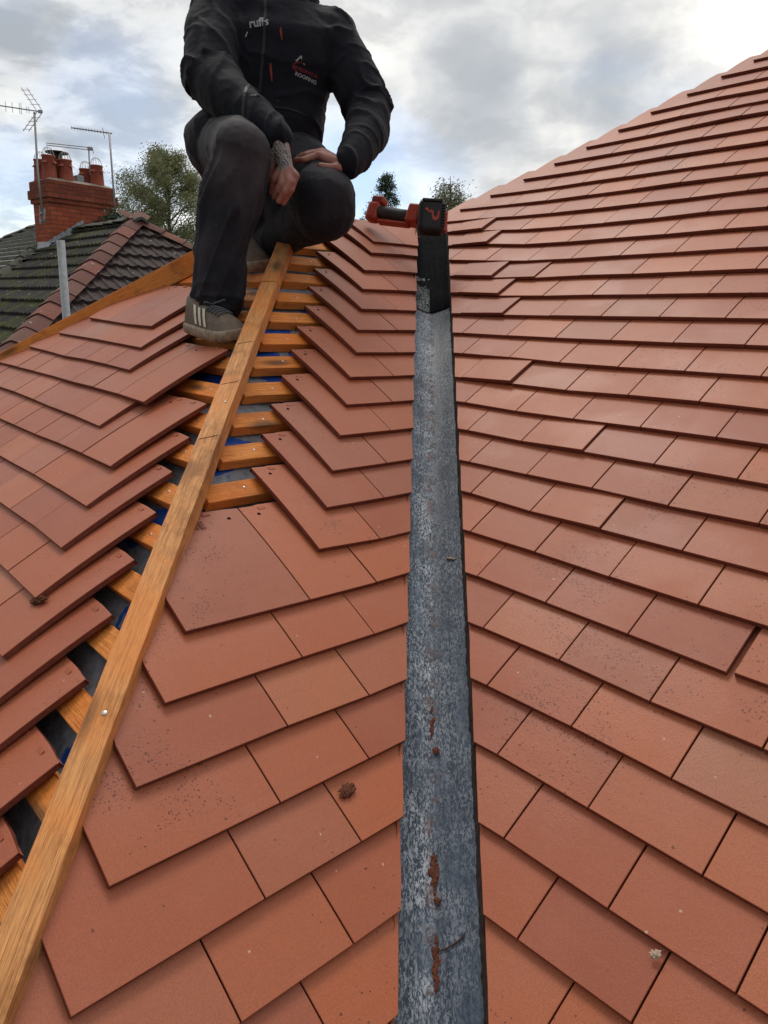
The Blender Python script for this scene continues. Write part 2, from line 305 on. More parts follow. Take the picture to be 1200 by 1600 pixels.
    wv = tex(t, 'ShaderNodeTexVoronoi', 130, vec=g).outputs['Distance']
    bump(t, b, mth(t, 'ADD', mth(t, 'ADD', f, mth(t, 'MULTIPLY', wv, 0.4)), mth(t, 'MULTIPLY', mud, 2.0)), 0.5, 0.0015)
    return m
M_LEAD = lead_material('lead_sheet', False); M_LEAD2 = lead_material('lead_sheet_dark_refl', True)
def membrane_material():
    m, t, b = mat('membrane', rough=0.45, spec=0.4)
    g = N(t, 'ShaderNodeNewGeometry').outputs['Position']
    n = tex(t, 'ShaderNodeTexNoise', 5, detail=4, dist=0.6, vec=g).outputs[0]
    n2 = tex(t, 'ShaderNodeTexNoise', 55, detail=4, vec=g).outputs[0]
    c = mixc(t, rmp(t, n2, [(0.35, 0.0), (0.7, 1.0)]), (0.30, 0.33, 0.38), (0.17, 0.19, 0.22))
    c = mixc(t, rmp(t, n, [(0.500, 0.0), (0.510, 1.0), (0.70, 1.0), (0.71, 0.0)], 'LINEAR'), c, (0.015, 0.085, 0.42))
    t.links.new(c, b.inputs['Base Color']); bump(t, b, mth(t, 'ADD', n, mth(t, 'MULTIPLY', n2, 0.3)), 0.8, 0.02); return m
M_MEMB = membrane_material()
M_MORT = plain('mortar', (0.075, 0.055, 0.045), 0.9, 0.2, ns=120, amt=0.4, bs=0.8, bd=0.004, dark=(0.03, 0.022, 0.018))
# tile courses: course number -> (distance along the slope, distance up it) of each joint at the butts, in metres
ROW_B = {
    0: [(0.1458, 0.0038), (0.3086, 0.0067)],
    1: [(0.0549, 0.1037), (0.2257, 0.1007), (0.3888, 0.0999)],
    2: [(-0.0309, 0.2081), (0.1364, 0.2038), (0.3046, 0.2001)],
    3: [(-0.1221, 0.3059), (0.0479, 0.3048), (0.2149, 0.2995)],
    4: [(-0.2029, 0.4054), (-0.0354, 0.4039), (0.1333, 0.3972), (0.3002, 0.3971)],
    5: [(-0.2917, 0.5067), (-0.1252, 0.502), (0.043, 0.4971), (0.2106, 0.4913)],
    6: [(-0.383, 0.6052), (-0.2149, 0.6029), (-0.0478, 0.5978), (0.1189, 0.5947)],
    7: [(-0.4571, 0.7064), (-0.2883, 0.6985), (-0.1225, 0.6972), (0.0431, 0.6967)],
    8: [(-0.5299, 0.7969), (-0.3617, 0.7961), (-0.1971, 0.7963), (-0.0304, 0.7926), (0.1348, 0.7966)],
    9: [(-0.6111, 0.8984), (-0.4416, 0.8934), (-0.2755, 0.894), (-0.1094, 0.8938), (0.0572, 0.8932)],
    10: [(-0.693, 0.9966), (-0.5235, 0.9912), (-0.3595, 0.9924), (-0.1932, 0.9956), (-0.028, 0.9966)],
    11: [(-0.7771, 1.0924), (-0.6059, 1.0908), (-0.4375, 1.0879), (-0.2748, 1.0948), (-0.109, 1.0979)],
    12: [(-0.854, 1.1979), (-0.6843, 1.197), (-0.5201, 1.1921), (-0.3532, 1.1927), (-0.1881, 1.1967), (-0.0225, 1.1995)],
    13: [(-0.929, 1.2944), (-0.7601, 1.2933), (-0.5964, 1.2946), (-0.4307, 1.2973), (-0.265, 1.2999), (-0.099, 1.3046)],
    14: [(-1.0105, 1.3937), (-0.8433, 1.3929), (-0.678, 1.3958), (-0.516, 1.3987), (-0.3514, 1.4027), (-0.1863, 1.4052)],
    15: [(-1.1076, 1.5103), (-0.9303, 1.4929), (-0.7643, 1.4942), (-0.6011, 1.5003), (-0.4373, 1.5043), (-0.2729, 1.5095)],
    16: [(-1.2133, 1.6139), (-1.0284, 1.5961), (-0.858, 1.5923), (-0.6975, 1.6023), (-0.5328, 1.6044), (-0.3686, 1.6119), (-0.2013, 1.6179)],
    17: [(-1.3101, 1.7189), (-1.1342, 1.7054), (-0.9531, 1.6958), (-0.7893, 1.6981), (-0.6253, 1.7062), (-0.4603, 1.7125), (-0.2927, 1.7215)],
    18: [(-1.383, 1.8236), (-1.2093, 1.8189), (-1.033, 1.8022), (-0.8651, 1.8026), (-0.7003, 1.81), (-0.5395, 1.8159), (-0.3714, 1.8263)],
    19: [(-1.4678, 1.9272), (-1.3032, 1.9187), (-1.1253, 1.9059), (-0.9583, 1.9059), (-0.7925, 1.9102), (-0.6296, 1.9182), (-0.4647, 1.9322)],
    20: [(-1.3982, 2.0146), (-1.224, 2.008), (-1.0576, 2.0092), (-0.8936, 2.0141), (-0.7317, 2.0224), (-0.5651, 2.0299), (-0.3975, 2.044)],
    21: [(-1.5629, 2.1085), (-1.3051, 2.1077), (-1.1411, 2.1088), (-0.9749, 2.1182), (-0.8099, 2.1267), (-0.646, 2.14), (-0.4779, 2.1471)],
    22: [(-1.4742, 2.2045), (-1.2145, 2.2091), (-1.0555, 2.2214), (-0.8898, 2.2288), (-0.7211, 2.2361), (-0.5526, 2.241)],
    23: [(-1.3819, 2.3132), (-1.1275, 2.3219), (-0.9635, 2.3356), (-0.8011, 2.3499), (-0.6329, 2.358)],
    24: [(-1.3029, 2.4202), (-1.0571, 2.4376), (-0.8937, 2.4493), (-0.7222, 2.4646), (-0.5602, 2.4727)],
    25: [(-1.222, 2.5318), (-0.9776, 2.5536), (-0.8138, 2.5788), (-0.6455, 2.5978)],
    26: [(-1.1467, 2.6514), (-0.9078, 2.6858), (-0.7293, 2.6912)],
    27: [(-1.0726, 2.7764), (-0.8252, 2.8044), (-0.6412, 2.8004)],
    28: [(-0.9787, 2.8931), (-0.7265, 2.9093)],
    29: [(-0.8969, 3.0132)],
    30: [(-0.8161, 3.1173)],
}
ROW_A = {
    0: [(-0.157, -0.0042), (-0.3279, -0.0025)],
    1: [(-0.0708, 0.0997), (-0.2368, 0.1002), (-0.4876, 0.0981)],
    2: [(0.0158, 0.2008), (-0.1538, 0.2014), (-0.4044, 0.2034)],
    3: [(0.084, 0.2952), (-0.0819, 0.3013), (-0.328, 0.3042)],
    4: [(0.1699, 0.3976), (0.0081, 0.4015), (-0.2416, 0.405)],
    5: [(0.2493, 0.4991), (0.0877, 0.503), (-0.1585, 0.5106)],
    6: [(0.3291, 0.5951), (0.173, 0.6043)],
    7: [(0.416, 0.6972), (0.2542, 0.6998)],
    8: [(0.4974, 0.7952), (0.333, 0.7961)],
    9: [(0.5864, 0.8971), (0.4231, 0.8987)],
    10: [(0.669, 0.9987), (0.5136, 1.0006)],
    11: [(0.7508, 1.0997), (0.5935, 1.1021)],
    12: [(0.8384, 1.1998), (0.6853, 1.2022)],
    13: [(0.9198, 1.3053), (0.7615, 1.3045)],
    14: [(1.0015, 1.4087), (0.8475, 1.4067)],
    15: [(1.0914, 1.5199), (0.9273, 1.5141)],
    16: [(1.1814, 1.6363), (1.013, 1.6254)],
    17: [(1.295, 1.7508), (1.1269, 1.7413)],
    18: [(1.3538, 1.8224), (1.1905, 1.8156)],
}
ROW_C = {
    -3: [(0.0283, 0.2873), (-0.1563, 0.2909), (-0.3372, 0.3014), (-0.5214, 0.3107)],
    -2: [(0.1231, 0.189), (-0.24, 0.2033), (-0.6164, 0.2136)],
    -1: [(0.2145, 0.0943), (0.0391, 0.1011), (-0.1358, 0.1063), (-0.3082, 0.1051), (-0.517, 0.115), (-0.7167, 0.1217)],
    0: [(0.4839, -0.0055), (0.307, 0.0042), (0.1338, 0.007), (-0.0427, 0.0083), (-0.2304, 0.0131)],
    1: [(0.4034, -0.1086), (0.2179, -0.1016), (0.0398, -0.098), (-0.1329, -0.0919), (-0.3347, -0.0861)],
    2: [(0.6501, -0.1994), (0.4705, -0.1953), (0.3008, -0.1937), (0.1369, -0.196), (-0.0475, -0.1947)],
    3: [(0.7206, -0.3031), (0.5426, -0.2985), (0.3728, -0.2961), (0.2005, -0.2961)],
    4: [(0.7956, -0.4006), (0.6145, -0.3951), (0.4509, -0.3953)],
    5: [(0.8816, -0.4985), (0.7086, -0.496)],
    6: [(0.9626, -0.6009)],
}
# ------------------------------------------------------------------ roof planes
PIT = 0.6126; CP, SP, TP = math.cos(PIT), math.sin(PIT), math.tan(PIT)
class Plane:
    def __init__(s, o, e, up):
        s.o = Vector(o); s.e = Vector(e).normalized(); s.up = Vector(up).normalized(); s.n = s.e.cross(s.up)
    def at(s, x, u, h=0.0): return s.o + s.e * x + s.up * u + s.n * h
PA = Plane((0, 0, -0.0045), (0, 1, 0), (-CP, 0, SP))        # between the hip and the valley
PB = Plane((0, 0, 0), (1, 0, 0), (0, CP, SP))               # main roof right of the valley
PC = Plane((-1.61138, 0.145598, 0.565924), (0.9997242, -0.0234847, 0), (0.0190999, 0.8130694, 0.5818533))   # hip end
def seen(P):
    d = P - CAMP; x, y, z = (sum(AX[i][k] * d[k] for k in range(3)) for i in range(3))
    if z > -0.05: return None
    return 600 + FOC * x / -z, 800 - FOC * y / -z
def inframe(P, m=0):
    q = seen(P); return q is not None and -m <= q[0] <= 1200 + m and -m <= q[1] <= 1600 + m
GAU = 0.1; TLEN = 0.265; TT = 0.0098
def prof(t): return -0.09 * t - 0.2 * t * t
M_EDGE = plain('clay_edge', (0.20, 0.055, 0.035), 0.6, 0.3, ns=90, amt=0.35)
tiles = []          # dicts, made into objects further down
def tile(pl, key, xl, ul, xr, ur, lo=None, hi=None, length=TLEN, lift=0.0, roll=0.0, holes=False, nm=1.0):
    """one clay tile as (builder, centre, corner) ; lo/hi(u) give the cut lines"""
    mb = MB(); rnd = random.Random(repr(key))
    gap = 0.0012
    x0, x1 = xl + gap, xr - gap
    ts = [0, 0.0008, 0.035, 0.07, 0.11, 0.15, 0.19, 0.225, length - 0.001, length] if length > 0.23 else [0, 0.0008, 0.04, 0.08, 0.12, length * 0.9, length]
    ch = 0.0007
    rows = []
    for t in ts:
        ub = ul + t; a = x0; b = x1; ca = cb = False
        if lo: 
            v = lo(ub)
            if v > a: a = v
        if hi:
            v = hi(ub)
            if v < b: b = v
        if b - a < 0.004:
            if rows: break
            continue
        if lo and a > x0 + 1e-6 or hi and b < x1 - 1e-6:
            a2 = a + (rnd.uniform(-1, 1) * 0.0009 if a > x0 + 1e-6 else 0); b2 = b + (rnd.uniform(-1, 1) * 0.0009 if b < x1 - 1e-6 else 0)
        else: a2, b2 = a, b
        rows.append((t, a2, b2))
    if len(rows) < 3: return None
    vs = []; n = 6
    wtot = max(x1 - x0, 0.02)
    for (t, a, b) in rows:
        end = ch if t in (ts[0], ts[-1]) else 0
        m = (a + b) / 2
        for j, x in enumerate((a, a + 0.0008, m - (b - a) * 0.22, m + (b - a) * 0.22, b - 0.0008, b)):
            f = (x - x0) / wtot
            u = ul + (ur - ul) * f + t
            if t == ts[-1] and holes: u -= 0.005 if j in (0, 1, 4, 5) else -0.002
            h = prof(t) + lift + roll * f - (ch if j in (0, n - 1) else 0) - end
            vs.append((x, u, h))
    k = len(rows); top = [pl.at(*v) for v in vs]; bot = [pl.at(v[0], v[1], v[2] - TT) for v in vs]
    fs = []
    for i in range(k - 1):
        for j in range(n - 1):
            q = (i * n + j, i * n + j + 1, (i + 1) * n + j + 1, (i + 1) * n + j)
            fs.append(q); fs.append(tuple(k * n + z for z in q[::-1]))
    ring = [j for j in range(n)] + [i * n + n - 1 for i in range(1, k)] + [(k - 1) * n + j for j in range(n - 2, -1, -1)] + [i * n for i in range(k - 2, 0, -1)]
    nf = len(fs)
    for a, b in zip(ring, ring[1:] + ring[:1]): fs.append((b, a, a + k * n, b + k * n))
    tint = (rnd.random(), max(0, rnd.gauss(0.0, 0.12)), rnd.random(), 1)
    if key in SPECIAL: tint = SPECIAL[key]
    mb.add(top + bot, fs, 0, tint)
    for z in range(nf, len(fs)): mb.mi[z] = 2
    if holes:
        for f in ([0.2] if wtot < 0.2 else [0.14, 0.86]):
            xh = x0 + wtot * f; th = length - 0.028
            if (lo and xh < lo(ul + th) + 0.012) or (hi and xh > hi(ul + th) - 0.012): continue
            c = [pl.at(xh + 0.0042 * math.cos(2 * math.pi * q / 10), ul + (ur - ul) * f + th + 0.0042 * math.sin(2 * math.pi * q / 10), prof(th) + lift + roll * f + 0.0004) for q in range(10)]
            mb.add(c, [tuple(range(10))], 1, (0.5, 0.5, 0.5, 1))
        # nibs pressed up from the head show as two low pads
        for f in (0.30, 0.70):
            xn = x0 + wtot * f; tn = length - 0.012
            if (lo and xn < lo(ul + tn) + 0.02) or (hi and xn > hi(ul + tn) - 0.02): continue
            M = Matrix((pl.e, pl.up, pl.n)).transposed().to_4x4(); M.translation = pl.at(xn, ul + tn, prof(tn) + lift + roll * f)
            mb.box((0, 0, 0), (0.016, 0.007, 0.0024), M, 0); 
            for z in range(6): mb.tint[-1 - z] = tint
    cen = pl.at((x0 + x1) / 2, (ul + ur) / 2, 0)
    return mb, cen
SPECIAL = {('B', 3, 3): (0.6, 0.55, 0.5, 1), ('A', 5, 2): (0.05, 0.15, 0.5, 1), ('B', 14, 4): (0.0, 0.5, 0.5, 1), ('A', 6, 1): (0.9, 0.0, 0.5, 1), ('A', 5, 1): (1.0, 0.0, 0.5, 1)}
def put(pl, side, k, j, xl, ul, xr, ur, **kw):
    r = tile(pl, (side, k, j), xl, ul, xr, ur, **kw)
    if r is None: return
    mb, cen = r
    # size the tile's exposed strip takes in the picture
    u0 = (ul + ur) / 2; a = kw.get('lo'); b = kw.get('hi')
    xa = max(xl, a(u0)) if a else xl; xb = min(xr, b(u0)) if b else xr
    up = kw.get('length', TLEN) if kw.get('holes') else GAU
    pts = [seen(pl.at(x, u)) for x, u in ((xa, u0), (xb, u0), (xb, u0 + up), (xa, u0 + up))]
    area = 0
    if all(pts):
        cl = [(min(max(p[0], 0), 1200), min(max(p[1], 0), 1600)) for p in pts]
        area = abs(sum(cl[i][0] * cl[(i + 1) % 4][1] - cl[(i + 1) % 4][0] * cl[i][1] for i in range(4)) / 2)
    tiles.append(dict(mb=mb, cen=cen, side=side, k=k, j=j, area=area))
rj = random.Random(21)
# ---- B: right of the valley
cutB = lambda u: 0.088 - u * CP
for k in range(-4, 33):
    if k in ROW_B: pts = list(ROW_B[k])
    elif k < 0: pts = [(0.1458 - 0.0829 * k, 0.1 * k + 0.003)]
    else: pts = [(-0.8161 + 0.083 * (k - 30), 3.1173 + 0.107 * (k - 30))]
    first_w = 0.248
    if k >= 21:
        x0, u0 = pts[0]
        if len(pts) == 1: pts.append((x0 + 0.252, u0 + 0.008))
    if k == 18 or k == 19 or k == 20: pass
    while pts[-1][0] < 1.15 if k > 4 else pts[-1][0] < 0.75: pts.append((pts[-1][0] + 0.1655, pts[-1][1] + (0.0035 if k > 12 else -0.001) * (1 if k < 26 else 2)))
    sl_ = (pts[1][1] - pts[0][1]) / (pts[1][0] - pts[0][0])
    seq = []
    if k < 21: seq.append((0, pts[0][0] - first_w, pts[0][1] - 0.004, *pts[0]))
    for j in range(len(pts) - 1): seq.append((j + 1, *pts[j], *pts[j + 1]))
    for j, xl, ul, xr, ur in seq:
        lift = rj.uniform(0, 0.0010); roll = rj.uniform(-0.0006, 0.0008)
        if j == 1 and k in (11, 14, 15, 16, 18, 19): lift += 0.002; roll += {11: 0.006, 14: 0.004, 15: 0.007, 16: 0.007, 18: 0.007, 19: 0.008}[k]
        if j == 2 and k in (16, 7, 9): roll += 0.004
        if (k, j) == (5, 4): xl += 0.008; ul += 0.004; ur += 0.004
        put(PB, 'B', k, j, xl, ul, xr, ur, lo=cutB if j == 0 else None, lift=lift, roll=roll, length=TLEN)
# ---- A: between hip and valley
cutA = lambda u: -0.067 + u * CP
hipA = lambda u: -0.670 + (1.64 * u + 1.9) * 0.0042 + u * CP
for k in range(-4, 19):
    if k in ROW_A: pts = list(ROW_A[k])
    else: pts = [(-0.157 + 0.0827 * k, 0.1 * k), (-0.326 + 0.0827 * k, 0.1 * k)]
    if k < 1: pts.append((pts[1][0] - 0.2475, pts[1][1]))
    hol = k >= 5
    L_ = {18: 0.19, 17: 0.262}.get(k, TLEN)
    dy_ = pts[0]
    seq = [(0, *pts[0], pts[0][0] + 0.248, pts[0][1] + 0.0)]
    seq.append((1, *pts[1], *pts[0]))
    if len(pts) > 2: seq.append((2, *pts[2], *pts[1]))
    for j, xl, ul, xr, ur in seq:
        put(PA, 'A', k, j, xl, ul, xr, ur, lo=hipA if k <= 5 else None, hi=cutA if j == 0 else None, length=L_, lift=rj.uniform(0, 0.001) + (0.0015 if k == 18 else 0), roll=rj.uniform(-0.0006, 0.0006), holes=hol and j > 0)
# ---- C: hip end left of the plank
CX = {7: 1.05, 8: 1.135, 9: 1.244, 10: 1.323, 11: 1.405}
farC = lambda u: -0.5214 - (0.2873 - u) * 0.98 - 0.02
for k in range(-3, 12):
    if k in ROW_C: pts = list(ROW_C[k])
    else: pts = [(CX[k], -0.6009 - 0.1 * (k - 6))]
    if k == -2: pts = [pts[0], (-0.060, 0.196), pts[1], (-0.425, 0.208), pts[2]]
    ends = {-3: -0.5214, -2: -0.6164, -1: -0.7167}
    lim = ends.get(k, max(-0.7167 - 0.095 * (k + 1), -0.9))
    if k > 4: lim = 0.2
    while pts[-1][0] > lim + 0.05: pts.append((pts[-1][0] - 0.1695, pts[-1][1] + 0.0015))
    for j in range(len(pts) - 1):
        (xr, ur), (xl, ul) = pts[j], pts[j + 1]
        put(PC, 'C', k, j, xl, ul, xr, ur, lift=rj.uniform(0, 0.001), roll=rj.uniform(-0.0008, 0.0012) + (0.003 if j == 0 and k in (0, 2) else 0), holes=(j == 0 or k == -3 or (j == 1 and k in (0, 2))))
# ---- into objects: the 296 that show largest each on its own, the rest as one field
ORD = 'zeroth first second third fourth fifth sixth seventh eighth ninth tenth eleventh twelfth thirteenth fourteenth fifteenth sixteenth seventeenth eighteenth nineteenth twentieth'.split()
def ordw(n):
    if n <= 20: return ORD[n]
    return {2: 'twenty', 3: 'thirty'}[n // 10] + '-' + ORD[n % 10] if n % 10 else {2: 'twentieth', 3: 'thirtieth'}[n // 10]
order = sorted([t for t in tiles if t['area'] > 25], key=lambda t: -t['area'])
own = set(id(t) for t in order[:298])
lowest = {s: min(t['k'] for t in tiles if t['side'] == s and id(t) in own) for s in 'AB'}
field = MB()
for t in tiles:
    if id(t) not in own:
        m = t['mb']; b = len(field.v); field.v += m.v; field.f += [tuple(i + b for i in f) for f in m.f]; field.mi += m.mi; field.tint += m.tint
        continue
    o = fixn(t['mb'].build('clay_tile', [M_TILE, M_DARK, M_EDGE], origin=t['cen'], smooth=False))
    s, k, j = t['side'], t['k'], t['j']
    if s == 'B':
        n = k - lowest['B'] + 1
        if k >= 21: lab = f"{ordw(j)} red clay tile in from the sky edge, {ordw(n)} course up right of valley"
        elif j == 0: lab = f"cut red clay tile edging the right of the lead valley, {ordw(n)} course up"
        else: lab = f"{ordw(j)} whole clay tile right of the lead valley, {ordw(n)} course up from the bottom"
    elif s == 'A':
        n = k - lowest['A'] + 1
        if j == 0: lab = f"cut red clay tile edging the left of the lead valley, {ordw(n)} course up"
        elif j == 1: lab = f"whole clay tile left of the lead valley beside its cut tile, {ordw(n)} course up"
        else: lab = f"wide clay tile running under the wooden plank from its right, {ordw(n)} course up"
    else:
        lab = f"{ordw(j + 1)} clay tile left of the plank, {ordw(k + 4)} course down from the man's shoe"
    if (s, k, j) == ('B', 3, 3): lab = 'odd greyish brown clay tile among the red ones near the right edge'
    if (s, k, j) == ('A', 5, 2): lab = 'wide speckled clay tile with its bare holed head beside the wooden plank, stamped ME'
    tag(o, lab, 'roof tile', 'red clay tiles laid on the roof'); t['obj'] = o
if field.v:
    o = fixn(field.build('clay_tile_field', [M_TILE, M_DARK, M_EDGE])); tag(o, 'remaining small red clay tiles far up and at the edges of the slopes', 'roof tiles', kind='stuff')

# ------------------------------------------------------------------ the stripped roof under the tiles
house = empty('house', (-1.0, 1.0, 0.3), 'tiled house roof with open battens, blue grey membrane, plank and lead valley', 'house')
def wood_bar(name, a, b, wid, thk, nrm, m, parent, bev=0.0015, ends=0.0, mbf=None):
    """bar from a to b, top face centre line on a-b; nrm = top face normal"""
    a, b, nrm = Vector(a), Vector(b), Vector(nrm); x = (b - a).normalized(); y = nrm.cross(x).normalized(); z = x.cross(y)
    M = Matrix((x, y, z)).transposed().to_4x4(); M.translation = a
    Ln = (b - a).length; mb = MB(); n = max(2, int(Ln / 0.06)); vs = []
    rr = random.Random(int(Ln * 9999) + int(a.x * 999))
    for i in range(n + 1):
        jx = 0 if i in (0, n) else rr.uniform(-1, 1)
        for (yy, zz) in ((-wid / 2, 0), (wid / 2, 0), (wid / 2, -thk), (-wid / 2, -thk)):
            vs.append((Ln * i / n, yy + jx * 0.0006 + rr.uniform(-1, 1) * 0.0004, zz + rr.uniform(-1, 1) * 0.0005))
    fs = [(0, 1, 2, 3), tuple(n * 4 + k for k in (3, 2, 1, 0))]
    for i in range(n):
        for k in range(4): fs.append((i * 4 + k, (i + 1) * 4 + k, (i + 1) * 4 + (k + 1) % 4, i * 4 + (k + 1) % 4))
    mb.add(vs, fs)
    if mbf: mbf(mb, Ln)
    o = mb.build(name, m, parent, mw=M, bevel=bev); fixn(o); return o
def nail(P, n, parent, r=0.0032):
    n = Vector(n).normalized(); a = n.orthogonal().normalized(); b = n.cross(a); M = Matrix((a, b, n)).transposed().to_4x4(); M.translation = Vector(P)
    MB_ = MB().lathe([(0.0001, 0.0012), (r * 0.8, 0.0011), (r, 0.0004), (r, -0.002)], n=12)
    return MB_.build('nail', M_NAIL, parent, mw=M, smooth=True)
HB = -0.0505
rb = random.Random(4)
hipC_x = lambda u: None
def hip_pt(v, dz): # point on the hip line, v = y-x
    s = -0.681 + (v + 1.27) / 4.5 * 0.019; return Vector(((s - v) / 2, (s + v) / 2, (0.65 + v) / 2 * TP + dz))
# A battens run from the hip to just short of the valley
for k in range(-2, 18):
    u = 0.1 * k + 0.2275 + (0.003 * (k - 13) if k > 13 else 0) + rb.uniform(-.003, .003)
    if u > 1.98: continue
    y0 = -0.632 + u * CP; y1 = -0.16 + u * CP
    b = wood_bar('batten', PA.at(y0, u, HB), PA.at(y1, u + rb.uniform(-.003, .003), HB), 0.047, 0.027, PA.n, M_BATTEN, house)
    if k >= 4: nail(PA.at(y0 + 0.075 + rb.uniform(0, .03), u + rb.uniform(-.004, .004), HB), PA.n, b)
# C battens run from the far hip to the plank
def hipx_C(u, sh=0.668):
    # x on plane C where it meets the hip plane x+y=-0.66
    P0 = PC.at(0, u); return (-sh - P0.x - P0.y) / (PC.e.x + PC.e.y)
def farx_C(u):
    P0 = PC.at(0, u); return (2.66 - (P0.y - P0.x)) / (PC.e.y - PC.e.x)
for k in range(-12, 14):
    u = -0.1 * k + 0.2275 + rb.uniform(-.003, .003)
    if u > 1.0: continue
    xa, xb = farx_C(u), hipx_C(u, 0.722)
    if xb - xa < 0.08: continue
    b = wood_bar('batten', PC.at(xa, u, HB), PC.at(xb, u + rb.uniform(-.003, .003), HB), 0.047, 0.027, PC.n, M_BATTEN, house)
    if k < 6: nail(PC.at(xb - 0.09, u, HB), PC.n, b)
# plank over the near hip: a long piece, and a short piece above the joint
va, vj, vb = -1.25, 1.82, 2.30
hv = Vector((-1, 1, TP)).normalized(); side = Vector((1, 1, 0)).normalized(); hn = side.cross(hv)
if hn.z < 0: hn = -hn
def marks(mb, Ln): pass
hip_t = 0.002
p1 = wood_bar('hip_board', hip_pt(va, hip_t), hip_pt(vj, hip_t), 0.045, 0.042, hn, M_HIP, house, 0.002)
p2 = wood_bar('hip_board', hip_pt(vj + 0.003, hip_t + .0015), hip_pt(vb, hip_t + .0015), 0.045, 0.044, hn, M_HIP, house, 0.002)
for v, off in ((0.02, 0.004), (1.03, 0.006), (1.75, 0.003)):
    nail(hip_pt(v, hip_t + .0005) + side * off, hn, p1, 0.0042 if v < 0.1 else 0.0028)
# old saw cuts across the plank
for v in (0.86, 1.13, 1.37):
    m = MB(); c = hip_pt(v, hip_t + 0.0006); d = (side * 0.9 + hv * 0.42).normalized() * 0.020; t_ = hv * 0.0009
    m.add([c - d - t_, c + d - t_, c + d + t_, c - d + t_], [(0, 1, 2, 3)]); m.build('saw_cut', M_DARK, p1)
# board along the far hip
fv = Vector((1, 1, TP)).normalized(); fs_ = Vector((1, -1, 0)).normalized(); fn = fs_.cross(fv)
if fn.z < 0: fn = -fn
def far_pt(w_, dz):  # w_ = x + y
    d = 2.655; x = (w_ - d) / 2; y = (w_ + d) / 2; P0 = PC.at(0, 0)
    # height of plane C at (x, y)
    n = PC.n; z = P0.z - (n.x * (x - P0.x) + n.y * (y - P0.y)) / n.z
    return Vector((x, y, z + dz))
wood_bar('hip_board', far_pt(-3.6, 0.012), far_pt(-0.66, 0.012), 0.045, 0.07, fn, M_BATTEN, house, 0.002)
# hip rafters and ridge board underneath, dark against the sheet
wood_bar('ridge_board', (-1.66, 0.99, 1.10), (-1.66, 1.62, 1.10), 0.03, 0.12, (0, 0, 1), M_BATTEN, house)
wood_bar('hip_rafter', hip_pt(-1.2, -0.15), hip_pt(2.3, -0.15), 0.04, 0.10, hn, M_BATTEN, house)
# membrane: one sagging sheet over each slope
def sheet(pl, u0, u1, lo, hi, nu, nx, seed):
    vs = []; fs = []
    for i in range(nu + 1):
        u = u0 + (u1 - u0) * i / nu; a, b = lo(u), hi(u)
        for j in range(nx + 1):
            x = a + (b - a) * j / nx
            h = -0.083 - 0.010 * math.sin((u / 0.1) * math.pi) ** 2 + 0.012 * noise.noise(Vector((x * 6 + seed, u * 9, seed))) + 0.004 * noise.noise(Vector((x * 25, u * 25, seed)))
            vs.append(pl.at(x, u, h))
    for i in range(nu):
        for j in range(nx): q = i * (nx + 1) + j; fs.append((q, q + 1, q + nx + 2, q + nx + 1))
    return vs, fs
mm = MB()
mm.add(*sheet(PA, -1.0, 2.03, lambda u: -0.66 + u * CP, lambda u: -0.04 + u * CP, 150, 34, 1))
mm.add(*sheet(PC, -1.6, 1.07, farx_C, lambda u: hipx_C(u, 0.722), 130, 60, 2))
mm.add(*sheet(PB, -1.0, 4.2, lambda u: (0.04 - u * CP) if u < 2.05 else (0.04 - 2.05 * CP + (u - 2.05) * 0.82), lambda u: 3.2, 90, 40, 3))
# the two far sides of the roof, unseen from here
P = [Vector((-1.65, 1.0, 1.06)), Vector((-1.65, 1.66, 1.06)), Vector((-4.2, 4.2, -0.72)), Vector((-4.2, -1.55, -0.72))]
mm.add(P, [(0, 1, 2, 3)])
P = [Vector((-1.65, 1.66, 1.08)), Vector((0.9, 4.3, 2.86)), Vector((0.9, 9.0, -0.7)), Vector((-4.2, 4.2, -0.72))]
mm.add(P, [(0, 1, 2, 3)])
fixn(mm.build('membrane', M_MEMB, house, smooth=True))
# valley lining
def valley(v0, v1, s0, s1, dz, nv=160, ns=18, seed=0, thick=0.0022):
    vs = []; fs = []
    for i in range(nv + 1):
        v = v0 + (v1 - v0) * i / nv
        for j in range(ns + 1):
            s = s0 + (s1 - s0) * j / ns
            z = v / 2 * TP + (math.sqrt(s * s + 0.035 ** 2)) / 2 * TP + dz - 0.003
            z += 0.0022 * noise.noise(Vector((v * 5, s * 22, seed))) + 0.0009 * noise.noise(Vector((v * 22, s * 60, seed + 5)))
            vs.append(Vector(((s - v) / 2, (s + v) / 2, z)))
    m_ = (nv + 1) * (ns + 1)
    for i in range(nv):
        for j in range(ns): q = i * (ns + 1) + j; fs.append((q, q + 1, q + ns + 2, q + ns + 1))
    bot = [v - Vector((0, 0, thick)) for v in vs]
    fb = [tuple(m_ + k for k in f[::-1]) for f in fs]
    fe = [(j + 1, j, j + m_, j + 1 + m_) for j in range(ns)]
    return vs + bot, fs + fb + fe
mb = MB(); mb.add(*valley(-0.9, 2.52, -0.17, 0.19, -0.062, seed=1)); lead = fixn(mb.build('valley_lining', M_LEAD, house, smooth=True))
mb = MB(); mb.add(*valley(2.42, 3.30, -0.17, 0.19, -0.0575, nv=60, seed=9)); lead2 = fixn(mb.build('valley_lining', M_LEAD2, house, smooth=True))
lead2['label'] = 'upper sheet of the valley lining, dark reflection painted in'
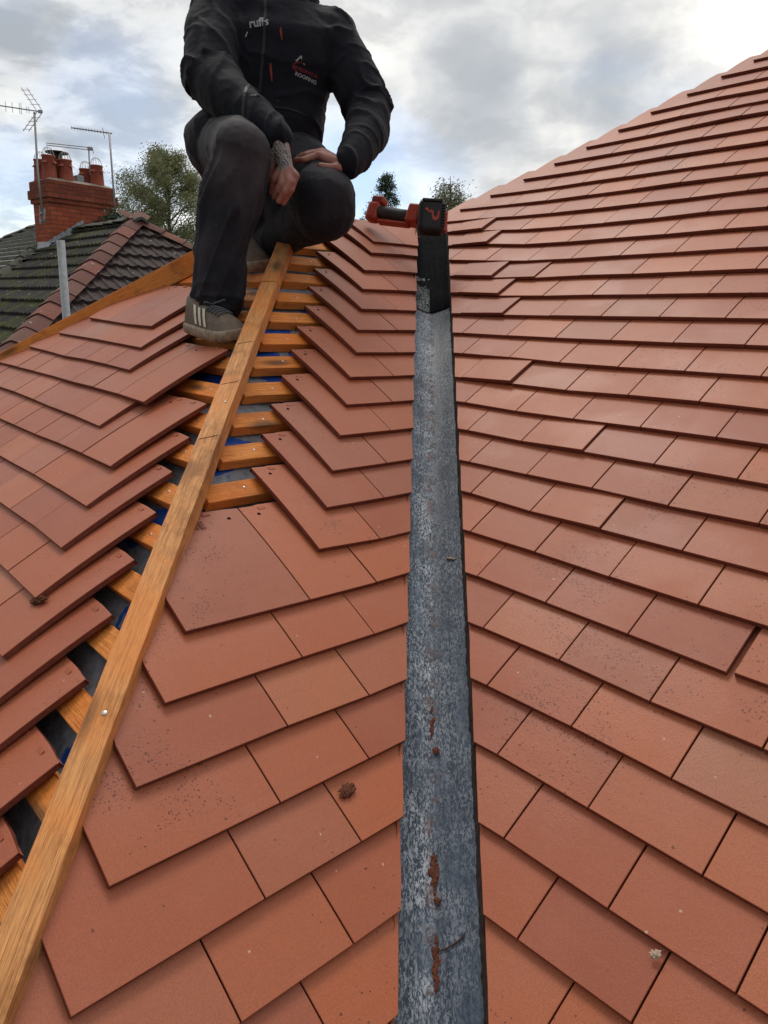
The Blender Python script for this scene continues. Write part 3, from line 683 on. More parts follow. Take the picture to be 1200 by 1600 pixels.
# crumbly bedding under the cut tiles, dark enough to paint their shadow line too
for (s_, sg) in ((0.0915, 1), (-0.077, -1)):
    m = MB(); vs = []; fs = []; nv = 700; rows_ = 5
    for i in range(nv + 1):
        v = -0.8 + 4.1 * i / nv
        for j in range(rows_):
            f = j / (rows_ - 1)
            off = 0.004 * noise.noise(Vector((v * 60, f * 3, sg))) + 0.003 * noise.noise(Vector((v * 14, f, 3 + sg)))
            s = s_ + sg * (off + 0.004 * f)
            z = v / 2 * TP + abs(s) / 2 * TP - 0.064 + f * 0.050
            vs.append(Vector(((s - v) / 2, (s + v) / 2, z)))
    for i in range(nv):
        for j in range(rows_ - 1): q = i * rows_ + j; fs.append((q, q + 1, q + rows_ + 1, q + rows_))
    m.add(vs, fs); m.build('mortar_bedding', M_MORT, house)
# walls below, down to the ground
M_BRICK0 = plain('house_brick', (0.30, 0.11, 0.07), 0.85, ns=6, amt=0.2)
m = MB(); m.box((-1.6, 3.5, -3.3), (4.6, 8.5, 5.0)); m.box((2.2, 5.5, -3.3), (4.0, 6.0, 5.0)); m.build('wall', M_BRICK0, house)
# ------------------------------------------------------------------ the roofer
J = dict(pelvis=(-1.711,0.881,1.323), hipR=(-1.758,0.759,1.289), hipL=(-1.629,0.922,1.283), kneeR=(-1.301,0.530,1.204), shinR=(-1.313,0.503,1.087), calfR=(-1.320,0.470,0.942), ankR=(-1.316,0.452,0.826), hemR=(-1.330,0.458,0.806), kneeL=(-1.269,0.785,1.114), kneeL2=(-1.269,0.789,1.086), midL=(-1.419,0.799,1.052), ankL=(-1.587,0.793,0.990), thighL=(-1.455,0.866,1.208), hem=(-1.687,0.853,1.264), t1=(-1.678,0.858,1.329), t2=(-1.663,0.870,1.435), t3=(-1.648,0.885,1.549), t4=(-1.648,0.891,1.643), t5=(-1.686,0.913,1.727), neck=(-1.718,0.936,1.795), shR=(-1.768,0.762,1.714), elR=(-1.611,0.620,1.464), wrR=(-1.287,0.643,1.262), shL=(-1.540,1.038,1.652), elL=(-1.378,1.060,1.423), foL=(-1.311,0.990,1.331), wrL=(-1.236,0.861,1.219), head=(-1.688,0.923,1.914), chin=(-1.584,0.861,1.742), nose=(-1.562,0.841,1.823), heel=(-1.366,0.435,0.783), toe=(-1.163,0.447,0.764), sole=(-1.247,0.418,0.727), hR0=(-1.278,0.639,1.247), hR1=(-1.239,0.631,1.176), kR1=(-1.206,0.641,1.152), kR2=(-1.206,0.620,1.135), kR3=(-1.224,0.607,1.132), kR4=(-1.253,0.604,1.144), fR1a=(-1.206,0.627,1.116), fR1b=(-1.222,0.612,1.081), fR2a=(-1.209,0.605,1.107), fR2b=(-1.224,0.596,1.084), fR3a=(-1.232,0.599,1.115), fR3b=(-1.243,0.595,1.096), fR4a=(-1.261,0.603,1.128), fR4b=(-1.269,0.604,1.112), thR0=(-1.278,0.620,1.215), thR1=(-1.283,0.615,1.178), thR2=(-1.288,0.613,1.149), hL0=(-1.233,0.844,1.206), hL1=(-1.275,0.809,1.230), kL1=(-1.279,0.776,1.234), kL2=(-1.294,0.795,1.247), kL3=(-1.308,0.813,1.253), kL4=(-1.321,0.831,1.256), fL1=(-1.292,0.733,1.217), fL1b=(-1.312,0.720,1.217), fL2=(-1.312,0.757,1.235), fL2b=(-1.335,0.746,1.230), fL3=(-1.329,0.780,1.246), fL3b=(-1.348,0.766,1.240), fL4=(-1.343,0.805,1.251), fL4b=(-1.360,0.793,1.246), thL0=(-1.232,0.813,1.201), thL1=(-1.231,0.782,1.197), thL2=(-1.243,0.756,1.199), bshoe=(-1.615,0.760,0.940), bshoe2=(-1.719,0.777,0.958))
J = {k: Vector(v) for k, v in J.items()}
RV = Vector((0.682, 0.731, 0)).normalized(); FV = Vector((0.731, -0.682, 0)).normalized(); UV_ = Vector((0, 0, 1))
def capsule(mb, a, b, ra, rb, n=16, flat=1.0, upv=None):
    a, b = Vector(a), Vector(b); d = b - a; Ln = d.length
    if Ln < 1e-6: d = Vector((0, 0, 1)); 
    d.normalize(); x = (Vector(upv).cross(d) if upv is not None else d.orthogonal()).normalized(); y = d.cross(x); vs = []; fs = []; prof_ = []
    for i in range(1, 6): an = -math.pi / 2 + i * math.pi / 12 * 1.0; prof_.append((a + d * ra * math.sin(an), ra * math.cos(an)))
    prof_.append((a, ra)); prof_.append((b, rb))
    for i in range(1, 6): an = i * math.pi / 12; prof_.append((b + d * rb * math.sin(an), rb * math.cos(an)))
    for c, r in prof_:
        for k in range(n): t = 2 * math.pi * k / n; vs.append(c + x * math.cos(t) * r + y * math.sin(t) * r * flat)
    m = len(prof_)
    for i in range(m - 1):
        for k in range(n): fs.append((i * n + k, i * n + (k + 1) % n, (i + 1) * n + (k + 1) % n, (i + 1) * n + k))
    fs.append(tuple(range(n))[::-1]); fs.append(tuple((m - 1) * n + k for k in range(n)))
    mb.add(vs, fs)
def chain(mb, names, rads, **kw):
    P = [J[k] if isinstance(k, str) else Vector(k) for k in names]
    for i in range(len(P) - 1): capsule(mb, P[i], P[i + 1], rads[i], rads[i + 1], **kw)
def loft(mb, rings, n=28, power=2.4):
    vs = []; fs = []
    for c, a, b in rings:
        c = J[c] if isinstance(c, str) else Vector(c)
        for k in range(n):
            t = 2 * math.pi * k / n; cx, sy = math.cos(t), math.sin(t)
            cx = math.copysign(abs(cx) ** (2 / power), cx); sy = math.copysign(abs(sy) ** (2 / power), sy)
            vs.append(c + RV * cx * a + FV * sy * b)
    m = len(rings)
    for i in range(m - 1):
        for k in range(n): fs.append((i * n + k, i * n + (k + 1) % n, (i + 1) * n + (k + 1) % n, (i + 1) * n + k))
    fs.append(tuple(range(n))[::-1]); fs.append(tuple((m - 1) * n + k for k in range(n))); mb.add(vs, fs)
def fuse(mb, name, m, parent, voxel, smooth_it, disp=None, fac=0.6):
    me = bpy.data.meshes.new('tmp'); me.from_pydata(mb.v, [], mb.f); o = bpy.data.objects.new('tmp', me); COL.objects.link(o)
    fixn_islands(me)
    r = o.modifiers.new('r', 'REMESH'); r.mode = 'VOXEL'; r.voxel_size = voxel; r.adaptivity = 0
    if smooth_it: s = o.modifiers.new('s', 'SMOOTH'); s.factor = fac; s.iterations = smooth_it
    bpy.context.view_layer.update()
    dg = bpy.context.evaluated_depsgraph_get(); ev = o.evaluated_get(dg)
    me2 = bpy.data.meshes.new_from_object(ev); bpy.data.objects.remove(o)
    if disp:
        ns_ = [v.normal.copy() for v in me2.vertices]
        for v, nn in zip(me2.vertices, ns_): v.co += nn * disp(v.co)
    me2.name = name; me2.materials.clear(); me2.materials.append(m)
    for p in me2.polygons: p.use_smooth = True
    o2 = bpy.data.objects.new(name, me2); COL.objects.link(o2)
    if parent is not None: o2.parent = parent; o2.matrix_parent_inverse = parent.matrix_basis.inverted()
    return o2
def fixn_islands(me):
    bm = bmesh.new(); bm.from_mesh(me); bmesh.ops.recalc_face_normals(bm, faces=bm.faces); bm.to_mesh(me); bm.free()
def segdist(p, a, b):
    d = b - a; t = max(0, min(1, (p - a).dot(d) / d.length_squared)); return (p - a - d * t).length, t
def nz(p, sx, sy, sz, o=0): return noise.noise(Vector((p.x * sx + o, p.y * sy + o * 1.7, p.z * sz - o)))
def ridge(v): return (1 - min(1, abs(v) * 3.2)) ** 1.6
def fabric(name, base, dust, rough=0.85, fuzz=1.0, sheen=0.0, dustamt=0.3, spec=0.25):
    m, t, b = mat(name, base, rough, spec)
    g = N(t, 'ShaderNodeNewGeometry').outputs['Position']
    n = tex(t, 'ShaderNodeTexNoise', 7, detail=6, rough=0.65, vec=g).outputs[0]
    f = tex(t, 'ShaderNodeTexNoise', 300, detail=3, rough=0.7, vec=g).outputs[0]
    c = mixc(t, mth(t, 'MULTIPLY', rmp(t, n, [(0.46, 0.0), (0.72, 1.0)]), dustamt), base, dust)
    if name == 'work_trousers':      # dusty knee
        kd = N(t, 'ShaderNodeVectorMath', operation='DISTANCE'); t.links.new(g, kd.inputs[0]); kd.inputs[1].default_value = (-1.24, 0.49, 1.18)
        kk = mth(t, 'MULTIPLY', rmp(t, kd.outputs['Value'], [(0.03, 1.0), (0.17, 0.0)]), rmp(t, n, [(0.3, 0.3), (0.6, 1.0)]))
        c = mixc(t, mth(t, 'MULTIPLY', kk, 0.42), c, (0.14, 0.105, 0.105))
    sp_ = tex(t, 'ShaderNodeTexVoronoi', 55, vec=g); cs = N(t, 'ShaderNodeSeparateColor'); t.links.new(sp_.outputs['Color'], cs.inputs[0])
    lint = mth(t, 'MULTIPLY', mth(t, 'GREATER_THAN', cs.outputs[0], 0.94), mth(t, 'LESS_THAN', sp_.outputs['Distance'], 0.09))
    c = mixc(t, mth(t, 'MULTIPLY', lint, 0.5), c, (0.25, 0.24, 0.23))
    t.links.new(mixc(t, mth(t, 'MULTIPLY', f, 0.5 * fuzz), c, tuple(k * 0.4 for k in base)), b.inputs['Base Color'])
    b.inputs['Sheen Weight'].default_value = sheen; b.inputs['Sheen Roughness'].default_value = 0.5
    bump(t, b, mth(t, 'ADD', f, mth(t, 'MULTIPLY', tex(t, 'ShaderNodeTexNoise', 34, detail=4, vec=g).outputs[0], 1.6)), 0.45, 0.003)
    return m
M_JACKET = fabric('fleece', (0.0055, 0.0062, 0.0135), (0.026, 0.026, 0.036), sheen=0.05, dustamt=0.35)
M_TROUS = fabric('work_trousers', (0.013, 0.013, 0.022), (0.065, 0.052, 0.060), rough=0.75, dustamt=0.55, sheen=0.05)
def skin_material():
    m, t, b = mat('skin', rough=0.5, spec=0.4)
    g = N(t, 'ShaderNodeNewGeometry').outputs['Position']
    n = tex(t, 'ShaderNodeTexNoise', 45, detail=4, vec=g).outputs[0]
    f = tex(t, 'ShaderNodeTexNoise', 260, detail=3, vec=g).outputs[0]
    c = mixc(t, rmp(t, n, [(0.35, 0.0), (0.7, 1.0)]), (0.36, 0.165, 0.125), (0.25, 0.085, 0.065))
    # tattoo: fine dark line work over the back of the right hand and wrist
    vd = N(t, 'ShaderNodeVectorMath', operation='DISTANCE'); t.links.new(g, vd.inputs[0]); vd.inputs[1].default_value = J['tat']
    inn = mth(t, 'MULTIPLY', rmp(t, vd.outputs['Value'], [(0.040, 1.0), (0.050, 0.0)]), 1.0)
    wv = N(t, 'ShaderNodeTexWave', wave_type='BANDS', bands_direction='DIAGONAL'); wv.inputs['Scale'].default_value = 42; wv.inputs['Distortion'].default_value = 9; wv.inputs['Detail'].default_value = 3; wv.inputs['Detail Scale'].default_value = 2.2
    t.links.new(g, wv.inputs['Vector'])
    ink = rmp(t, wv.outputs[0], [(0.45, 0.25), (0.62, 1.0)])
    c = mixc(t, mth(t, 'MULTIPLY', inn, 0.75), c, (0.36, 0.33, 0.31))
    c = mixc(t, mth(t, 'MULTIPLY', mth(t, 'MULTIPLY', inn, ink), 0.85), c, (0.045, 0.05, 0.06))
    t.links.new(c, b.inputs['Base Color']); b.inputs['Subsurface Weight'].default_value = 0.06; b.inputs['Subsurface Radius'].default_value = (0.01, 0.004, 0.002)
    bump(t, b, mth(t, 'ADD', n, mth(t, 'MULTIPLY', f, 0.4)), 0.35, 0.002); return m
J['tat'] = Vector((-1.242, 0.612, 1.208)) - Vector((-0.701, 0.666, -0.257)) * 0.012
M_SKIN = skin_material()
# body: one continuous surface (most of it inside the clothes)
mb = MB()
loft(mb, [('hem', .13, .09), ('t1', .14, .10), ('t2', .13, .095), ('t3', .16, .10), ('t4', .17, .10), ('t5', .12, .08)])
chain(mb, ['t5', 'neck', 'head'], [.075, .06, .07])
hc = J['head']; 
capsule(mb, hc + UV_ * 0.02 - FV * 0.01, hc - UV_ * 0.035 + FV * 0.012, .085, .072, flat=1.12, upv=RV)
capsule(mb, hc - UV_ * 0.045 + FV * 0.02, hc - UV_ * 0.098 + FV * 0.055, .058, .034)     # jaw to chin
capsule(mb, hc - UV_ * 0.006 + FV * 0.090, hc - UV_ * 0.040 + FV * 0.108, .008, .013)    # nose
capsule(mb, hc - UV_ * 0.046 + FV * 0.100 - RV * .011, hc - UV_ * 0.046 + FV * 0.100 + RV * .011, .008, .008)
capsule(mb, hc - UV_ * 0.070 + FV * 0.088 - RV * .018, hc - UV_ * 0.070 + FV * 0.088 + RV * .018, .007, .007)   # lips
capsule(mb, hc - UV_ * 0.080 + FV * 0.085 - RV * .014, hc - UV_ * 0.080 + FV * 0.085 + RV * .014, .0075, .0075)
capsule(mb, hc + UV_ * 0.014 + FV * 0.084 - RV * .035, hc + UV_ * 0.014 + FV * 0.084 + RV * .035, .010, .010)   # brow
for s in (-1, 1): capsule(mb, hc - UV_ * 0.035 + RV * s * .083, hc + UV_ * 0.012 + RV * s * .090 - FV * .008, .008, .014, flat=.6, upv=RV)
chain(mb, ['shR', 'elR', 'wrR'], [.055, .045, .029]); chain(mb, ['shL', 'elL', 'wrL'], [.055, .045, .029])
chain(mb, ['t4', 'shR'], [.07, .06]); chain(mb, ['t4', 'shL'], [.07, .06])
chain(mb, ['hipR', 'kneeR', 'ankR'], [.075, .055, .035]); capsule(mb, J['ankR'], (-1.33, 0.44, 0.77), .035, .03); chain(mb, ['hipL', 'kneeL', 'ankL'], [.075, .055, .04])
# right hand, hanging over the knee
for a, b_ in (('hR1', 'kR1'), ('hR1', 'kR2'), ('hR1', 'kR3'), ('hR1', 'kR4')): chain(mb, ['hR0', a], [.024, .019]); chain(mb, [a, b_], [.018, .0125])
chain(mb, ['wrR', 'hR0', 'hR1'], [.027, .026, .022])
for k, r in ((1, .0100), (2, .0105), (3, .0100), (4, .0088)):
    chain(mb, [f'kR{k}', f'fR{k}a', f'fR{k}b'], [r * 1.08, r * .95, r * .80])
chain(mb, ['thR0', 'thR1', 'thR2'], [.014, .0115, .0095])
# left hand, flat on the other knee
chain(mb, ['wrL', 'hL0'], [.027, .024])
for k in (1, 2, 3, 4): chain(mb, ['hL0', f'kL{k}'], [.020, .0125]); chain(mb, ['hL1', f'kL{k}'], [.015, .0125])
for k, r in ((1, .0098), (2, .0102), (3, .0098), (4, .0085)):
    chain(mb, [f'kL{k}', f'fL{k}', f'fL{k}b'], [r * 1.1, r * .98, r * .82])
chain(mb, ['thL0', 'thL1', 'thL2'], [.014, .011, .0095])
person = fuse(mb, 'person', M_SKIN, None, 0.0035, 3, fac=0.5)
tag(person, 'person in black fleece and dark trousers squatting by the plank, hands on knees', 'person')
# hair and eyes
M_HAIR = fabric('hair', (0.03, 0.02, 0.014), (0.05, 0.035, 0.025), rough=0.6)
mb = MB(); capsule(mb, hc + UV_ * 0.034 - FV * 0.016, hc - UV_ * 0.02 - FV * 0.03, .088, .078, flat=1.08, upv=RV)
fuse(mb, 'hair', M_HAIR, person, 0.005, 2, disp=lambda p: 0.003 * nz(p, 60, 60, 60))
M_EYE = plain('eye', (0.7, 0.68, 0.65), 0.2, 0.6, amt=0.05)
for s in (-1, 1):
    m = MB(); c = hc - UV_ * 0.006 + FV * 0.081 + RV * s * 0.031; M = Matrix.Translation(c)
    m.lathe([(0.0001, 0.011)] + [(0.011 * math.sin(a * .3), 0.011 * math.cos(a * .3)) for a in range(1, 11)], n=12, M=M); m.build('eye', M_EYE, person, smooth=True)
# jacket
mb = MB()
loft(mb, [((-1.687, 0.853, 1.272), .168, .125), ('t1', .196, .142), ((-1.670, 0.864, 1.385), .196, .145), ('t2', .183, .14), ('t3', .205, .145), ('t4', .215, .14), ('t5', .165, .12), ((-1.70, 0.925, 1.765), .10, .09), ((-1.712, 0.935, 1.80), .088, .085)])
chain(mb, ['t4', 'shR'], [.12, .088]); chain(mb, ['t4', 'shL'], [.12, .086]); chain(mb, ['t3', 'shL'], [.12, .08])
chain(mb, ['shR', (-1.70, 0.685, 1.60), 'elR'], [.092, .088, .082]); chain(mb, ['elR', (-1.47, 0.625, 1.365), 'wrR'], [.080, .070, .044])
chain(mb, ['shL', 'elL', 'foL', 'wrL'], [.088, .076, .067, .045])
capsule(mb, J['wrR'] + (J['elR'] - J['wrR']).normalized() * .03, J['wrR'] + (J['elR'] - J['wrR']).normalized() * .004, .047, .046)
# hood lying on the shoulders
for a in range(9):
    t = math.pi * (a / 8 * 1.5 - 0.25); p = J['t5'] + UV_ * (0.050 + 0.012 * math.sin(t)) + RV * .105 * math.cos(t) - FV * .085 * math.sin(t)
    capsule(mb, p, p + UV_ * 0.01, .042, .036)
JS = [(J['shR'], J['elR']), (J['elR'], J['wrR']), (J['shL'], J['elL']), (J['elL'], J['wrL'])]
def jac(p):
    d = 0.0
    wp = Vector((p.x + 0.05 * nz(p, 7, 7, 7, 3), p.y + 0.05 * nz(p, 7, 7, 7, 9), p.z))
    best = min(range(4), key=lambda i: segdist(p, *JS[i])[0]); ds, t = segdist(p, *JS[best]); a, b = JS[best]; ax = (b - a).normalized(); Ln = (b - a).length
    if ds < 0.11:
        # sleeve: creases run round the arm, bunching at elbow and cuff
        rr = (p - a).dot(ax); amp = 0.0035 + 0.007 * math.exp(-(((t - (1 if best in (0, 2) else 0)) * Ln) / 0.09) ** 2) + 0.005 * math.exp(-(((t - (0 if best in (0, 2) else 1)) * Ln) / 0.06) ** 2)
        tw = 0.35 * (p - a).dot(ax.orthogonal())
        w1 = 0.045 * nz(p, 9, 9, 9, 11); d += amp * 1.15 * (ridge(noise.noise(Vector((p.x * 9 + w1, p.y * 9, (rr + tw * 2.2 + w1) * 13 + best * 7)))) - 0.35) + 0.005 * nz(p, 11, 11, 11, 8)
    else:
        f = math.exp(-((p.z - 1.36) / 0.10) ** 2)
        d += (0.0035 + 0.005 * f) * (ridge(nz(wp, 6, 6, 13, 2)) - 0.35) + 0.006 * nz(wp, 5, 5, 9, 6)
    d += 0.0012 * nz(p, 60, 60, 60) + 0.003 * nz(p, 14, 14, 14, 5)
    return d
jacket = fuse(mb, 'jacket', M_JACKET, person, 0.006, 5, disp=jac)
# trousers
mb = MB()
loft(mb, [((-1.71, 0.875, 1.25), .165, .13), ((-1.70, 0.87, 1.31), .165, .125), ('t1', .15, .11)])
capsule(mb, J['hipR'] + RV * .03, J['hipR'] + FV * .12 + UV_ * .01, .115, .105)
chain(mb, ['hipR', (-1.52, 0.64, 1.262), 'kneeR'], [.112, .098, .083]); chain(mb, ['kneeR', 'shinR', 'calfR', 'ankR', 'hemR'], [.081, .084, .074, .068, .070])
chain(mb, ['hipL', 'thighL', 'kneeL'], [.115, .104, .098]); chain(mb, ['kneeL', 'kneeL2'], [.098, .095]); chain(mb, ['kneeL2', 'midL', 'ankL'], [.088, .072, .058])
chain(mb, ['hipR', 'hipL'], [.11, .11]); capsule(mb, (-1.66, 0.84, 1.22), (-1.58, 0.80, 1.10), .11, .09); capsule(mb, (-1.56, 0.84, 1.16), (-1.46, 0.80, 1.08), .09, .07); capsule(mb, (J['thighL'] + J['midL']) / 2, J['midL'], .07, .06)
TS = [(J['hipR'], J['kneeR']), (J['kneeR'], J['hemR']), (J['hipL'], J['kneeL']), (J['kneeL2'], J['ankL'])]
def tro(p):
    best = min(range(4), key=lambda i: segdist(p, *TS[i])[0]); ds, t = segdist(p, *TS[best]); a, b = TS[best]; ax = (b - a).normalized()
    rr = (p - a).dot(ax); q = p - a - ax * rr
    d = 0.0
    if best == 1:      # long hanging folds down the shin, slanting off the knee
        ang = math.atan2(q.dot(RV), q.dot(FV)) + rr * 1.6
        d += 0.015 * (ridge(noise.noise(Vector((math.cos(ang) * 1.7, math.sin(ang) * 1.7, rr * 2.6 + 3.3))) * 1.5) - 0.3) * min(1, t * 3 + 0.15)
        d += 0.006 * math.exp(-((t - 0.97) / 0.1) ** 2) * (ridge(noise.noise(Vector((math.cos(ang) * 1.2, math.sin(ang) * 1.2, rr * 26)))) - .3)
    else:
        d += 0.005 * (ridge(noise.noise(Vector((q.x * 10, q.y * 10, q.z * 9 + rr * 12 + best * 5)))) - 0.3) * (0.5 + abs(t - 0.5) * 1.4)
    return d + 0.003 * nz(p, 14, 14, 14, 5) + 0.0008 * nz(p, 70, 70, 70)
trousers = fuse(mb, 'trousers', M_TROUS, person, 0.006, 5, disp=tro)
# belt edge, zip and badges laid on the cloth
dgj = bpy.context.evaluated_depsgraph_get()
bvh = BVHTree.FromPolygons([v.co.copy() for v in jacket.data.vertices], [tuple(p.vertices) for p in jacket.data.polygons])
def onto(P, off=0.0012):
    d = -FV * 1.0 + UV_ * 0.12; d.normalize(); r = bvh.ray_cast(P + FV * 0.6 - UV_ * 0.07, d)
    if r[0] is None: r = bvh.find_nearest(P)
    return r[0] + r[1] * off if (r[1].dot(FV) > 0) else r[0] - r[1] * off
def emis(name, c, rough=0.7): return plain(name, c, rough, 0.3, ns=200, amt=0.2)
M_WHITE = emis('white_thread', (0.38, 0.38, 0.39)); M_RED = emis('red_thread', (0.20, 0.02, 0.025)); M_ORG = emis('orange_cord', (0.25, 0.045, 0.025)); M_ZIP = emis('zip_teeth', (0.016, 0.016, 0.020), 0.6)
def text_mesh(body, size, bold=0.0, shear=0.0):
    cu = bpy.data.curves.new('t', 'FONT'); cu.body = body; cu.size = size; cu.align_x = 'CENTER'; cu.offset = bold; cu.shear = shear; cu.resolution_u = 3
    ob = bpy.data.objects.new('t', cu); COL.objects.link(ob); bpy.context.view_layer.update()
    me = bpy.data.meshes.new_from_object(ob.evaluated_get(bpy.context.evaluated_depsgraph_get())); bpy.data.objects.remove(ob)
    bm = bmesh.new(); bm.from_mesh(me); bmesh.ops.triangulate(bm, faces=bm.faces[:]); vs = [v.co.copy() for v in bm.verts]; fs = [tuple(v.index for v in f.verts) for f in bm.faces]; bm.free()
    return vs, fs
def stick(name, vs, fs, C, m, parent, rot=0.0, off=0.0015):
    mb = MB(); c_, s_ = math.cos(rot), math.sin(rot); X = (RV * c_ + UV_ * s_); Y = (UV_ * c_ - RV * s_)
    mb.add([onto(Vector(C) + X * v[0] + Y * v[1], off) for v in vs], fs); return mb.build(name, m, parent)
vs, fs = text_mesh('ruffs', 0.034, 0.0009); stick('lettering', vs, fs, (-1.53, 0.735, 1.622), M_WHITE, jacket, 0.16)
stick('lettering', [(-.002, -.008, 0), (.002, -.008, 0), (.008, .006, 0), (.005, .006, 0)], [(0, 1, 2, 3)], (-1.56, 0.705, 1.600), M_WHITE, jacket)
LC = Vector((-1.395, 0.800, 1.478))
vs, fs = text_mesh('ROOFING', 0.0145, 0.0003); stick('lettering', vs, fs, LC + UV_ * -0.002 + RV * 0.0, M_WHITE, jacket, -0.30)
def arc(cx, cy, rx, ry, a0, a1, w_, n=18):
    vs = []; fs = []
    for i in range(n + 1):
        a = R_(a0 + (a1 - a0) * i / n); f = math.sin(math.pi * i / n)
        for s in (-1, 1): vs.append((cx + (rx + s * w_ * f) * math.cos(a), cy + (ry + s * w_ * f) * math.sin(a), 0))
    for i in range(n): fs.append((2 * i, 2 * i + 1, 2 * i + 3, 2 * i + 2))
    return vs, fs
vs, fs = arc(0.002, 0.022, 0.046, 0.018, 100, 262, 0.0025); stick('emblem', vs, fs, LC, M_RED, jacket, -0.30)
vs, fs = text_mesh('BUILDING &', 0.013, 0.0004); stick('emblem', vs, fs, LC + UV_ * 0.016, M_RED, jacket, -0.30)
roofv = [(-.038, .026, 0), (-.033, .026, 0), (-.026, .040, 0), (-.026, .047, 0), (-.008, .026, 0), (-.013, .026, 0)]
stick('emblem', roofv, [(0, 1, 2, 3), (2, 5, 4, 3)], LC + UV_ * 0.01, M_WHITE, jacket, -0.30)
vs, fs = [], []
for i in range(40):   # zip down the front
    f = i / 39; 
    for s in (-1, 1): vs.append((s * 0.0045 + 0.01 * math.sin(f * 5), -f * 0.42, 0))
for i in range(39): fs.append((2 * i, 2 * i + 1, 2 * i + 3, 2 * i + 2))
stick('zip', vs, fs, (-1.59, 0.80, 1.77), M_ZIP, jacket, 0.0, 0.002)
def cord(C, ln, m):
    vs = [(-.0015, 0, 0), (.002, 0, 0), (.005, -ln * .4, 0), (.005, -ln, 0), (.002, -ln, 0), (-.003, -ln * .35, 0)]
    return stick('zip_pull', vs, [(0, 1, 2, 3, 4, 5)], C, m, jacket, 0.0, 0.004)
cord((-1.475, 0.775, 1.618), 0.034, M_ORG); cord((-1.50, 0.755, 1.52), 0.05, M_ORG)
# pocket welt and waist seam
for (cx, cz, ln, an) in ((-1.55, 1.40, 0.13, -0.1),):
    vs = []; fs = []
    for i in range(16):
        f = i / 15
        for s in (-1, 1): vs.append(((f - .5) * ln, s * 0.0025 + 0.01 * math.sin(f * 3.1), 0))
    for i in range(15): fs.append((2 * i, 2 * i + 1, 2 * i + 3, 2 * i + 2))
    stick('pocket_welt', vs, fs, (cx, 0.86, cz), M_ZIP, jacket, an, 0.003)

